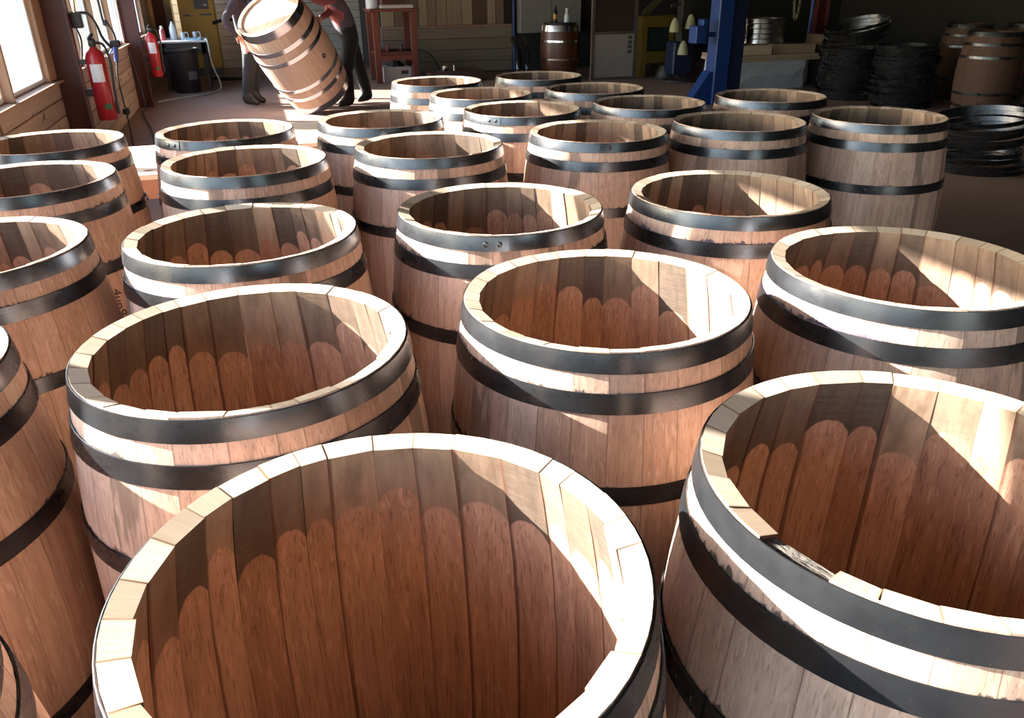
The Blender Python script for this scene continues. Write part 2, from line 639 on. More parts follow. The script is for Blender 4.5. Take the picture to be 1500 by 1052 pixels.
# outdoors ------------------------------------------------------------------
PAVE = plain('yard_paving', (0.13, 0.13, 0.118), 0.9, 0, 0.12, 1.5, 0.2)
struct(MB().box(-40, XW - 0.3, -30, 45, -0.35, -0.12).build('yard_ground', PAVE), 'pale paved yard outside the windows')
struct(MB().box(XW - 0.3, 30, -30, Y0, -0.35, -0.12).build('yard_ground', PAVE), 'pale paved yard outside the added open bay')
ow = thing('yard_building', 'pale low building across the yard seen through the windows', 'building', (-24, 14, -0.12))
MB().box(-3, 3, 0, 30, 0, 3.0).build('wall', plain('yard_render', (0.42, 0.43, 0.44), 0.9), ow)
MB().box(-3.4, 3.4, -0.4, 30.4, 3.0, 3.25).build('roof', plain('yard_roof', (0.35, 0.36, 0.38), 0.8), ow)
for k in range(5):
    MB().box(3.0, 3.03, 2 + k * 6, 4.6 + k * 6, 0.9, 2.4).build('window', plain('yard_window', (0.10, 0.13, 0.17), 0.15), ow)
tag(MB().box(-0.25, 0.25, -14, 20, 0, 0.5, c=0.03).build('yard_kerb', plain('yard_stone', (0.6, 0.58, 0.54), 0.9)),
    'long low stone kerb in the yard', 'kerb').location = (-11, 12, -0.12)

# ------------------------------------------------------------------ barrels
BH, RE, BULGE = 0.95, 0.2905, 0.044


def ro(z, H=BH, re=RE, bu=BULGE):
    return re + bu * (1 - ((z - H / 2) / (H / 2)) ** 2)


STAVE_Z = (0.0, 0.07, 0.19, 0.33, 0.475, 0.62, 0.74, 0.82, 0.885, 0.95)
STAVE_T = (0.030, 0.030, 0.027, 0.025, 0.025, 0.025, 0.025, 0.026, 0.0275, 0.028)
_sm = {}


def stave_mesh(deg, variant=0, cut=0.0):
    key = (deg, variant, cut)
    if key in _sm:
        return _sm[key]
    ha = R(deg) / 2 - 0.0007
    rg = random.Random(deg * 31 + variant * 7)
    topj = rg.uniform(-0.001, 0.0008) - cut
    tj = rg.uniform(-0.002, 0.0025)
    v, f, mi, uv = [], [], [], []
    for i, z in enumerate(STAVE_Z):
        last = i == len(STAVE_Z) - 1
        r_o = ro(z)
        r_i = r_o - STAVE_T[i] - (tj if i > 6 else 0)
        zo = z + (topj if last else 0)
        zi = zo - (0.0075 if last else 0) + (0.008 if i == 0 else 0)
        if cut and last:
            zi -= rg.uniform(-0.002, 0.004)
        for a in (-ha, 0, ha):
            v.append((r_o * math.cos(a), r_o * math.sin(a), zo))
            uv.append(((a / ha + 1) / 2, zo))
        ri = r_i * math.cos(ha)
        jag = [rg.uniform(-0.0015, 0.0015) if last else 0 for _ in range(2)]
        v.append((ri + jag[0], r_i * math.sin(ha), zi))
        uv.append((1, zi))
        v.append((ri + jag[1], -r_i * math.sin(ha), zi))
        uv.append((0, zi))
    n = 5
    for i in range(len(STAVE_Z) - 1):
        b, t = i * n, (i + 1) * n
        for j in range(5):
            k = (j + 1) % 5
            f.append((b + j, b + k, t + k, t + j))
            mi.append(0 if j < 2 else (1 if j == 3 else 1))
    T = (len(STAVE_Z) - 1) * n
    f.append((T, T + 1, T + 2, T + 3, T + 4))
    mi.append(3 if cut else 2)
    f.append((4, 3, 2, 1, 0))
    mi.append(2)
    me = bpy.data.meshes.new('stave')
    me.from_pydata(v, [], f)
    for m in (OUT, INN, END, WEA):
        me.materials.append(m)
    me.polygons.foreach_set('material_index', mi)
    ul = me.uv_layers.new(name='UVMap')
    for lp in me.loops:
        ul.data[lp.index].uv = uv[lp.vertex_index]
    sm = [False] * len(f)
    for i in range(len(STAVE_Z) - 1):
        for j in (0, 1):
            sm[i * 5 + j] = True
    me.polygons.foreach_set('use_smooth', sm)
    me.update()
    import bmesh
    bm = bmesh.new()
    bm.from_mesh(me)
    for e in bm.edges:
        if len(e.link_faces) == 2 and e.calc_face_angle(0) > R(30):
            e.smooth = False
    bm.to_mesh(me)
    bm.free()
    _sm[key] = me
    return me


def hoop_mesh(name, z0, z1, mat, radius=None, th=0.0028, n=72, lap=R(16), gap=0.0006, H=BH, re=RE, bu=BULGE):
    """one strip bent round with its ends lapped; seam centred on angle 0"""
    rf = radius or (lambda z: ro(z, H, re, bu))
    m = MB()
    rings = []
    zc = (z0 + z1) / 2
    for i in range(n + 5):
        a = i / (n + 4) * (2 * PI + lap) - lap / 2
        s_ = max(0.0, (a + lap / 2 - 2 * PI + R(30)) / (R(30)))
        ex = gap + (th * 1.05) * min(1.0, s_)
        ca, sa = math.cos(a), math.sin(a)
        rings.append([((rf(z) + ex + d) * ca, (rf(z) + ex + d) * sa, z)
                      for z, d in ((z0, 0), (z1, 0), (z1 + 0.0006, th * 0.5), (z1, th), (zc, th * 1.1), (z0, th))])
    m.loft(rings, 0, True)
    return m.mesh(name, mat, True)


RIV = MB().lathe([(0.0075, 0), (0.0072, 0.0018), (0.005, 0.0032), (0.0005, 0.0038)], 8).mesh('rivet', HOOP, True)
HOOPS = [(0.910, 0.9465), (0.835, 0.8735), (0.652, 0.690), (0.260, 0.298), (0.0765, 0.115), (-0.0, 0.037)]
HOOPS[5] = (0.0005, 0.037)
HM = [hoop_mesh('hoop', a, b, HOOP) for a, b in HOOPS]
CHOICES = (8, 10, 10, 12, 12, 12, 14, 14, 16)
BARRELS = {'D': (0.635, 1.404), 'G': (0.63, 2.145), 'J': (0.64, 3.174), 'K': (1.391, 3.22), 'H': (1.338, 2.081),
           'M': (2.772, 3.128), 'L': (2.088, 3.228), 'R': (2.721, 3.923), 'Q': (1.985, 3.932), 'F': (-0.078, 2.136),
           'I': (-0.067, 3.11), 'N': (-0.147, 3.845), 'C': (-0.078, 1.4), 'A': (0.066, 0.695), 'B': (0.774, 0.666),
           'E': (1.355, 1.359), 'O': (0.561, 3.907), 'P': (1.288, 3.964), 'S': (1.256, 4.635), 'T': (1.957, 4.606),
           'U': (1.154, 5.355), 'V': (1.878, 5.399), 'W': (-0.857, 3.812), 'X': (-0.796, 3.055), 'Y': (-0.759, 2.216),
           'Z': (-0.777, 1.468), 'Q2': (-0.617, 0.645)}
ROWS = [('row beside the window wall', 'WXYZ' and ['W', 'X', 'Y', 'Z', 'Q2']),
        ('second row from window wall', ['N', 'I', 'F', 'C', 'A']),
        ('third row from window wall', ['O', 'J', 'G', 'D', 'B']),
        ('fourth row from window wall', ['U', 'S', 'P', 'K', 'H', 'E']),
        ('fifth row from window wall', ['V', 'T', 'Q', 'L']),
        ('row farthest from window wall', ['R', 'M'])]
ORD = ('first', 'second', 'third', 'fourth', 'fifth', 'sixth')
EXTRA = {'B': 'open oak barrel with a broken gap in its rim, third row from window wall',
         'X': 'open oak barrel with letters written down its side, row beside the window wall',
         'E': 'open oak barrel with blue ink marks, end of fourth row farthest from workmen',
         'M': 'open oak barrel, all in shade, with no barrel between it and the floor coil',
         'A': 'open oak barrel beside the broken-rimmed barrel, second row from window wall'}
LABEL = {}
for rn_, names in ROWS:
    for i, nm in enumerate(names):
        LABEL[nm] = EXTRA.get(nm, 'open oak barrel in %s, %s from the workmen\'s end' % (rn_, ORD[i]))
SEAM = {'G': 722, 'K': 888, 'N': 254, 'P': 722}   # pixel column where the top hoop's lap shows


def cam_angle(x, y):
    return math.atan2(-y, -x)


def make_barrel(key, idx):
    bx, by = BARRELS[key]
    root = thing('barrel', LABEL[key], 'barrel', (bx, by, 0), 0, 'open oak barrels standing in rows')
    rg = random.Random(100 + idx)
    start = rg.uniform(0, 2 * PI)
    layout = []
    special = None
    tot = 0
    if key == 'B':
        p = atz(1172, 818, 0.94)
        start = math.atan2(p.y - by, p.x - bx) - R(9)
        layout, tot, special = [18], 18, 0
    while True:
        w = rg.choice(CHOICES)
        if tot + w > 352 and tot + w != 360:
            w = 360 - tot
            if w < 8:
                tot -= layout.pop()
                continue
            if w > 16:
                w = 8 if w < 18 else 10
        layout.append(w)
        tot += w
        if tot >= 360:
            break
    a = start
    for i, w in enumerate(layout):
        cut = 0.008 if (special == i) else 0.0
        s_ = link('stave', stave_mesh(w, rg.randrange(4), cut), root)
        s_.rotation_euler = (0, 0, a + R(w) / 2)
        a += R(w)
        if key in 'EH':
            s_['ink'] = 1.0
        if cut:
            s_['label'] = 'broken weathered grey stave end'
    ca = cam_angle(bx, by)
    for k, hm in enumerate(HM):
        h = link('hoop', hm, root)
        ang = ca + PI + rg.uniform(-1.2, 1.2)
        if k == 0 and key in SEAM:
            p = atz(SEAM[key], 0, 0.93) if False else None
            d = ray(SEAM[key], 526)
            # angle on the near side of the rim seen in that pixel column
            best = min((abs(_pixx(bx + 0.295 * math.cos(t), by + 0.295 * math.sin(t), 0.93) - SEAM[key]), t)
                       for t in [ca + R(q) for q in range(-80, 81, 2)])
            ang = best[1]
        elif k == 2:
            ang = ca + rg.uniform(-2.6, 2.6) if key != 'M' else ca + R(4)
        h.rotation_euler = (0, 0, ang)
        if k < 3:
            zc = (HOOPS[k][0] + HOOPS[k][1]) / 2
            for q in (-1, 1):
                rv = link('rivet', RIV, h)
                aa = q * R(3.4)
                rr = ro(zc) + 0.0006 + 0.0028 * 2.1
                rv.location = (rr * math.cos(aa), rr * math.sin(aa), zc)
                rv.rotation_euler = (0, PI / 2, aa)
    return root


def _pixx(x, y, z):
    d = Vector((x, y, z - CAM_H))
    return 750 + FPX * d.dot(CR) / d.dot(_f)


ROOTS = {}
for i, key in enumerate(BARRELS):
    ROOTS[key] = make_barrel(key, i)

# letters pencilled down the side of one barrel
INK = plain('pencil_ink', (0.06, 0.03, 0.03), 0.8, 0, 0.1, 20, 0.02)


def letters(key, px_, py_, text, size):
    bx, by = BARRELS[key]
    best = None
    for q in range(-90, 91):
        t = cam_angle(bx, by) + R(q)
        for zz in range(15, 90):
            z = zz / 100
            d = Vector((bx + ro(z) * math.cos(t), by + ro(z) * math.sin(t), z - CAM_H))
            X, Y = 750 + FPX * d.dot(CR) / d.dot(_f), 526 - FPX * d.dot(CU) / d.dot(_f)
            e = (X - px_) ** 2 + (Y - py_) ** 2
            if best is None or e < best[0]:
                best = (e, t, z)
    _, t, z = best
    cu = bpy.data.curves.new('lettering', 'FONT')
    cu.body = text
    cu.size = size
    cu.extrude = 0.0004
    cu.shear = 0.2
    tmp = bpy.data.objects.new('tmp', cu)
    COL.objects.link(tmp)
    dg = bpy.context.evaluated_depsgraph_get()
    me = bpy.data.meshes.new_from_object(tmp.evaluated_get(dg))
    bpy.data.objects.remove(tmp)
    for vx in me.vertices:
        # text runs downwards: text x -> -z, text y -> tangent (to the right seen from outside)
        zz = z - vx.co.x
        tt = t + (vx.co.y) / ro(zz)
        rr = ro(zz) + 0.0008 + vx.co.z
        vx.co = (rr * math.cos(tt), rr * math.sin(tt), zz)
    me.materials.clear()
    me.materials.append(INK)
    link('lettering', me, ROOTS[key], label='dark handwritten letters running downwards')


letters('X', 163, 425, '4un9', 0.05)
#PART2

# ------------------------------------------------------------------ closed casks
def stave_plain(n, H, re, bu, th, mats, levels=9):
    m = MB()
    ha = PI / n - 0.0015
    rings = []
    for i in range(levels):
        z = H * i / (levels - 1)
        a = ro(z, H, re, bu)
        b = a - th
        zi = z + (0.01 if i == 0 else (-0.01 if i == levels - 1 else 0))
        rings.append([(a * math.cos(-ha), a * math.sin(-ha), z), (a, 0, z), (a * math.cos(ha), a * math.sin(ha), z),
                      (b * math.cos(ha), b * math.sin(ha), zi), (b * math.cos(-ha), b * math.sin(-ha), zi)])
    m.loft(rings)
    return m.mesh('stave', mats, False)


def head_boards(r_, n, th, mat):
    """the boards of a round barrel head"""
    out = []
    for i in range(n):
        x0, x1 = -r_ + 2 * r_ * i / n + 0.001, -r_ + 2 * r_ * (i + 1) / n - 0.001
        pts = []
        for k in range(7):
            x_ = x0 + (x1 - x0) * k / 6
            pts.append((x_, -math.sqrt(max(0, r_ * r_ - x_ * x_))))
        for k in range(6, -1, -1):
            x_ = x0 + (x1 - x0) * k / 6
            pts.append((x_, math.sqrt(max(0, r_ * r_ - x_ * x_)) + 1e-5))
        m = MB()
        m.loft([[(p[0], p[1], 0) for p in pts], [(p[0], p[1], th) for p in pts]])
        out.append(m.mesh('head_board', mat))
    return out


class Cask:
    def __init__(s, H, re, bu, n, wood, headmat, hoopmat, hoops, nb=6, th=0.03):
        s.n, s.H, s.re, s.bu = n, H, re, bu
        s.st = stave_plain(n, H, re, bu, th, wood)
        s.hd = head_boards(re - th - 0.001, nb, 0.02, headmat)
        s.hp = [hoop_mesh('hoop', a, b, hoopmat, H=H, re=re, bu=bu, n=48) for a, b in hoops]

    def place(s, name, label, cat, group, matrix, seed=0):
        root = thing(name, label, cat, (0, 0, 0), 0, group)
        root.matrix_world = matrix
        rg = random.Random(seed)
        for i in range(s.n):
            o = link('stave', s.st, root)
            o.rotation_euler = (0, 0, 2 * PI * i / s.n)
        for h_ in s.hp:
            o = link('hoop', h_, root)
            o.rotation_euler = (0, 0, rg.uniform(0, 6.28))
        for z in (s.H - 0.055, 0.035):
            for b_ in s.hd:
                o = link('head_board', b_, root)
                o.location = (0, 0, z)
        return root


OAK = timber('planed_oak', (0.56, 0.37, 0.26), (0.62, 0.43, 0.31), 'z')
OAKH = timber('planed_oak_head', (0.66, 0.50, 0.37), (0.72, 0.56, 0.42), 'y')
OLD = timber('varnished_oak', (0.075, 0.024, 0.014), (0.11, 0.036, 0.02), 'z', rough=0.35, spec=0.5)

# the big cask carried by the two men
fw = ray(425, 80).normalized()
rt = CR - fw * CR.dot(fw)
rt.normalize()
upv = rt.cross(fw)
ax = (rt * -0.444 + upv * 0.734 - fw * 0.52).normalized()
CH_, CRE, CBU = 1.26, 0.405, 0.055
bc = atz(470, 133, CRE * math.sqrt(1 - ax.z ** 2) + 0.004)
hs = [(CH_ - 0.10, CH_ - 0.004), (CH_ - 0.30, CH_ - 0.245), (CH_ - 0.45, CH_ - 0.40)]
hs += [(CH_ - b, CH_ - a) for a, b in hs]
big = Cask(CH_, CRE, CBU, 26, OAK, OAKH, GALV, hs, 7, 0.035)
q = ax.to_track_quat('Z', 'Y')
MC = Matrix.Translation(bc) @ q.to_matrix().to_4x4()
cask = big.place('carried_cask', 'large closed oak cask with bright steel hoops tilted between two workmen', 'cask', None, MC, 3)
# bung hole on the side that faces the open floor
loc_view = (MC.to_3x3().inverted() @ (-fw)).normalized()
ang = math.atan2(loc_view.y, loc_view.x) + 0.62
zb_ = CH_ * 0.5
bh = MB().lathe([(0.03, -0.02), (0.03, 0.0035), (0.022, 0.0035), (0.0, -0.005)], 14).build('bung_hole', plain('bung_dark', (0.03, 0.018, 0.012), 0.8), cask)
bh.location = ((CRE + CBU) * math.cos(ang), (CRE + CBU) * math.sin(ang), zb_)
bh.rotation_euler = (0, PI / 2, ang)


# ------------------------------------------------------------------ people
def person(name, label, J, E_, zones, mats):
    """J joint -> (point, radius); one skinned surface; zones colour the faces by nearest joint"""
    names = list(J)
    me = bpy.data.meshes.new('body')
    me.from_pydata([tuple(J[n_][0]) for n_ in names], [(names.index(a), names.index(b)) for a, b in E_], [])
    tmp = bpy.data.objects.new('tmp_body', me)
    COL.objects.link(tmp)
    sk = tmp.modifiers.new('skin', 'SKIN')
    sk.use_smooth_shade = True
    for i, n_ in enumerate(names):
        sv = me.skin_vertices[0].data[i]
        rr = J[n_][1]
        sv.radius = rr if isinstance(rr, tuple) else (rr, rr)
        sv.use_root = n_ == 'pelvis'
    sb = tmp.modifiers.new('sub', 'SUBSURF')
    sb.levels = sb.render_levels = 3
    dg = bpy.context.evaluated_depsgraph_get()
    out = bpy.data.meshes.new_from_object(tmp.evaluated_get(dg))
    bpy.data.objects.remove(tmp)
    out.materials.clear()
    for m in mats:
        out.materials.append(m)
    pts = [(Vector(J[n_][0]), zones(n_)) for n_ in names]
    seg = [(Vector(J[a][0]), Vector(J[b][0]), zones(a), zones(b)) for a, b in E_]
    for p in out.polygons:
        c = p.center
        best = (9e9, 0)
        for a, b, za, zb in seg:
            ab = b - a
            t = max(0, min(1, (c - a).dot(ab) / max(ab.length_squared, 1e-9)))
            d = (c - (a + ab * t)).length
            if d < best[0]:
                best = (d, za if t < 0.5 else zb)
        p.material_index = best[1]
        p.use_smooth = True
    out.name = 'body'
    feet = (J['ankle_a'][0] + J['ankle_b'][0]) / 2
    root = thing(name, label, 'person', (feet.x, feet.y, 0))
    o = link('body', out, root)
    o.location = (-feet.x, -feet.y, 0)
    return root, o


def add_hand(J, E_, side, wrist, palm_end, spread, curl):
    """palm, four fingers of different lengths and a thumb leaving the palm's side"""
    w, p = Vector(wrist), Vector(palm_end)
    d = (p - w).normalized()
    s_ = Vector(spread)
    s_ = (s_ - d * s_.dot(d)).normalized()
    c_ = Vector(curl).normalized()
    J['palm_' + side] = (w + (p - w) * 0.55, (0.040, 0.018))
    E_.append(('wrist_' + side, 'palm_' + side))
    for k, (o_, l_) in enumerate(((-0.030, 0.062), (-0.010, 0.075), (0.010, 0.071), (0.029, 0.055))):
        a = p + s_ * o_
        b = a + d * (l_ * 0.5) + c_ * 0.010
        e = b + d * (l_ * 0.42) + c_ * 0.030
        for q_, (pt, r_) in enumerate(((a, 0.010), (b, 0.009), (e, 0.0075))):
            J['f%d%d_%s' % (k, q_, side)] = (pt, r_)
        E_ += [('palm_' + side, 'f%d0_%s' % (k, side)), ('f%d0_%s' % (k, side), 'f%d1_%s' % (k, side)), ('f%d1_%s' % (k, side), 'f%d2_%s' % (k, side))]
    a = w + (p - w) * 0.6 - s_ * 0.045
    b = a + d * 0.035 - s_ * 0.018 + c_ * 0.012
    J['t0_' + side], J['t1_' + side] = (a, 0.011), (b, 0.009)
    E_ += [('palm_' + side, 't0_' + side), ('t0_' + side, 't1_' + side)]


SKIN = plain('skin', (0.50, 0.27, 0.19), 0.55, 0, 0.06, 12, 0.04)
TROUSER = plain('dark_work_trousers', (0.013, 0.012, 0.014), 0.85, 0, 0.3, 14, 0.2)
SHOE = plain('black_work_shoe', (0.018, 0.017, 0.016), 0.55, 0, 0.2, 14, 0.1)
JACKET = plain('dark_purple_jacket', (0.028, 0.021, 0.034), 0.8, 0, 0.25, 9, 0.25)
SHIRT = plain('grey_purple_shirt', (0.085, 0.068, 0.085), 0.85, 0, 0.25, 9, 0.25)
SLEEVE = plain('dull_red_sleeve', (0.30, 0.085, 0.085), 0.85, 0, 0.2, 9, 0.2)
HAIR = plain('dark_hair', (0.03, 0.02, 0.014), 0.7, 0, 0.3, 60, 0.4)
EYE = plain('eye_dark', (0.03, 0.02, 0.02), 0.2)


def zone(n_):
    if n_.startswith('ankle') or n_.startswith('toe') or n_.startswith('heel'):
        return 2
    if n_.startswith(('knee', 'hip', 'pelvis', 'shin')):
        return 1
    if n_.startswith(('palm', 'f0', 'f1', 'f2', 'f3', 't0', 't1', 'head', 'neck', 'nose', 'chin', 'crown')):
        return 0
    if n_.startswith(('elbow', 'fore', 'upper', 'wrist')):
        return 4
    return 3


def head_details(root, ob, hd, fwd):
    """eyes, ears and a cap of hair on the head whose centre is hd"""
    fwd = Vector(fwd).normalized()
    side = Vector((0, 0, 1)).cross(fwd).normalized()
    upw = fwd.cross(side) * -1
    upw = Vector((0, 0, 1))
    off = Vector((root.location.x, root.location.y, 0))
    for s_ in (-1, 1):
        e = MB().lathe([(0.001, -0.012), (0.009, -0.008), (0.012, 0), (0.009, 0.008), (0.001, 0.012)], 8).build('eye', EYE, root, True)
        e.location = hd + fwd * 0.088 + side * (0.032 * s_) + upw * 0.01 - off
        er = MB().lathe([(0.004, -0.03), (0.014, -0.02), (0.018, 0.005), (0.013, 0.025), (0.003, 0.032)], 8).build('ear', SKIN, root, True)
        er.location = hd + side * (0.092 * s_) - fwd * 0.01 - off
    m = MB()
    rings = []
    for i in range(7):
        t = i / 6 * PI / 2
        rr, zz = 0.108 * math.cos(t) + 0.001, 0.115 * math.sin(t)
        rings.append([(rr * math.cos(a) * 0.92 * 1, rr * math.sin(a) * 1.08, zz) for a in [2 * PI * j / 16 for j in range(16)]])
    m.loft(rings)
    h_ = m.build('hair', HAIR, root, True)
    h_.location = hd - fwd * 0.02 + Vector((0, 0, 0.025)) - off
    h_.rotation_euler = (0, 0, math.atan2(fwd.y, fwd.x) + PI / 2)


# man in the dark jacket, facing the cask, one hand on his hip
yA = 12.1
J = {}
pel = aty(362, 52, yA + 0.02)
J['pelvis'] = (pel, (0.17, 0.145))
J['belly'] = (pel + Vector((-0.03, 0.0, 0.20)), (0.175, 0.16))
J['chest'] = (pel + Vector((-0.04, 0.0, 0.42)), (0.20, 0.17))
J['neckbase'] = (pel + Vector((0.0, 0.0, 0.60)), (0.10, 0.08))
J['neck'] = (pel + Vector((0.03, 0.0, 0.68)), 0.055)
hdA = pel + Vector((0.06, 0, 0.80))
J['head'] = (hdA, (0.085, 0.095))
J['crown'] = (hdA + Vector((0.0, 0, 0.09)), 0.07)
J['nose'] = (hdA + Vector((0.105, 0, -0.015)), 0.014)
E_ = [('pelvis', 'belly'), ('belly', 'chest'), ('chest', 'neckbase'), ('neckbase', 'neck'), ('neck', 'head'), ('head', 'crown'), ('head', 'nose')]
for s_, kx, fx, dy in (('a', 360, 362, -0.09), ('b', 367, 372, 0.11)):
    hip = pel + Vector((0.02, dy, -0.07))
    an = atz(fx, 148, 0.09)
    an = Vector((an.x, yA + dy, 0.09))
    kn = aty(kx + 5, 103, yA + dy * 1.05)
    J['hip_' + s_] = (hip, 0.118)
    J['knee_' + s_] = (kn, 0.09)
    J['shin_' + s_] = ((kn + an) / 2, 0.084)
    J['ankle_' + s_] = (an, 0.066)
    J['heel_' + s_] = (an + Vector((-0.04, 0, -0.045)), 0.043)
    J['toe_' + s_] = (an + Vector((0.17, -0.02, -0.055)), (0.045, 0.034))
    E_ += [('pelvis', 'hip_' + s_), ('hip_' + s_, 'knee_' + s_), ('knee_' + s_, 'shin_' + s_), ('shin_' + s_, 'ankle_' + s_), ('ankle_' + s_, 'heel_' + s_), ('ankle_' + s_, 'toe_' + s_)]
sh = pel + Vector((-0.03, -0.19, 0.50))
el = aty(328, 30, yA - 0.30)
wr_ = aty(345, 51, yA - 0.22)
J['shoulder_a'] = (sh, 0.075)
J['upper_a'] = ((sh + el) / 2, 0.062)
J['elbow_a'] = (el, 0.053)
J['wrist_a'] = (wr_, 0.033)
E_ += [('chest', 'shoulder_a'), ('shoulder_a', 'upper_a'), ('upper_a', 'elbow_a'), ('elbow_a', 'wrist_a')]
add_hand(J, E_, 'a', wr_, aty(352, 57, yA - 0.19), (0, 0, 1), (0.3, 0.5, -0.5))
sh = pel + Vector((0.0, 0.19, 0.50))
wr_ = MC @ Vector(((CRE + 0.02) * math.cos(ang + 2.2), (CRE + 0.02) * math.sin(ang + 2.2), CH_ - 0.08))
el = (sh + wr_) / 2 + Vector((-0.05, 0.1, -0.12))
J['shoulder_b'] = (sh, 0.075)
J['upper_b'] = ((sh + el) / 2, 0.06)
J['elbow_b'] = (el, 0.052)
J['wrist_b'] = (wr_ + (el - wr_).normalized() * 0.10, 0.033)
E_ += [('chest', 'shoulder_b'), ('shoulder_b', 'upper_b'), ('upper_b', 'elbow_b'), ('elbow_b', 'wrist_b')]
add_hand(J, E_, 'b', J['wrist_b'][0], wr_, (0, 1, 0.2), (0.2, 0, -1))
pr, po = person('person', 'person in dark jacket and black trousers, one hand on hip, beside the cask', J, E_, zone, [SKIN, TROUSER, SHOE, JACKET, JACKET])
head_details(pr, po, hdA, (1, 0, 0))

# man in the grey shirt with red sleeves, leaning over to hold the cask
yB = 11.55
J = {}
pel = aty(512, 50, yB)
J['pelvis'] = (pel, (0.17, 0.15))
J['belly'] = (pel + Vector((-0.06, 0, 0.19)), (0.175, 0.16))
J['chest'] = (pel + Vector((-0.15, -0.02, 0.38)), (0.20, 0.17))
J['neckbase'] = (pel + Vector((-0.28, -0.02, 0.53)), (0.10, 0.08))
J['neck'] = (pel + Vector((-0.33, -0.02, 0.60)), 0.055)
hdB = pel + Vector((-0.40, -0.02, 0.70))
J['head'] = (hdB, (0.085, 0.095))
J['crown'] = (hdB + Vector((-0.01, 0, 0.09)), 0.07)
J['nose'] = (hdB + Vector((-0.10, 0, -0.03)), 0.014)
E_ = [('pelvis', 'belly'), ('belly', 'chest'), ('chest', 'neckbase'), ('neckbase', 'neck'), ('neck', 'head'), ('head', 'crown'), ('head', 'nose')]
for s_, kx, ky, fx, fy, dy in (('a', 507, 104, 513, 148, -0.09), ('b', 527, 102, 540, 146, 0.14)):
    hip = pel + Vector((0.0, dy, -0.07))
    an = Vector((atz(fx, fy, 0.09).x, yB + dy * 1.6, 0.09))
    an.x = aty(fx, fy, an.y).x
    kn = aty(kx, ky, yB + dy * 1.2)
    J['hip_' + s_] = (hip, 0.122)
    J['knee_' + s_] = (kn, 0.093)
    J['shin_' + s_] = ((kn + an) / 2, 0.086)
    J['ankle_' + s_] = (an, 0.066)
    J['heel_' + s_] = (an + Vector((0.04, 0, -0.045)), 0.043)
    J['toe_' + s_] = (an + Vector((-0.17, -0.02, -0.055)), (0.045, 0.034))
    E_ += [('pelvis', 'hip_' + s_), ('hip_' + s_, 'knee_' + s_), ('knee_' + s_, 'shin_' + s_), ('shin_' + s_, 'ankle_' + s_), ('ankle_' + s_, 'heel_' + s_), ('ankle_' + s_, 'toe_' + s_)]
# hands grip the upper rim and the flank of the cask
for s_, ta, zz, dy, hx in (('a', 0.9, CH_ - 0.02, -0.18, (492, 2)), ('b', 1.15, CH_ * 0.62, 0.17, (495, 6))):
    sh = J['chest'][0] + Vector((-0.02, dy, 0.07))
    rr = ro(zz, CH_, CRE, CBU) + 0.03
    gp = MC @ Vector((rr * math.cos(ang + ta), rr * math.sin(ang + ta), zz))
    el = (sh + gp) / 2 + Vector((0.03, dy * 0.5, -0.07))
    J['shoulder_' + s_] = (sh, 0.078)
    J['upper_' + s_] = ((sh + el) / 2, 0.063)
    J['elbow_' + s_] = (el, 0.053)
    J['wrist_' + s_] = (gp + (el - gp).normalized() * 0.09, 0.034)
    E_ += [('chest', 'shoulder_' + s_), ('shoulder_' + s_, 'upper_' + s_), ('upper_' + s_, 'elbow_' + s_), ('elbow_' + s_, 'wrist_' + s_)]
    add_hand(J, E_, s_, J['wrist_' + s_][0], gp, (0, 0.3, 1), (-0.3, 0.2, -0.6))
pr, po = person('person', 'person in grey shirt with dull red sleeves leaning over the cask', J, E_, zone, [SKIN, TROUSER, SHOE, SHIRT, SLEEVE])
head_details(pr, po, hdB, (-1, 0, -0.1))

# ------------------------------------------------------------------ fire extinguishers
EXT = plain('extinguisher_red', (0.42, 0.018, 0.022), 0.3, 0, 0.08, 6, 0.03)
BLACKP = plain('black_plastic', (0.016, 0.016, 0.017), 0.45, 0, 0.1, 10, 0.05)
PAPER = plain('white_label', (0.72, 0.70, 0.68), 0.6, 0, 0.12, 40, 0.02)
GREENL = plain('green_label', (0.03, 0.16, 0.05), 0.6)


def patch(a0, a1, z0, z1, r_, mat, name, parent):
    m = MB()
    m.loft([[((r_ + d) * math.cos(a0 + (a1 - a0) * i / 8), (r_ + d) * math.sin(a0 + (a1 - a0) * i / 8), z)
             for z, d in ((z0, 0.0004), (z1, 0.0004), (z1, 0.0012), (z0, 0.0012))] for i in range(9)])
    return m.build(name, mat, parent, True)


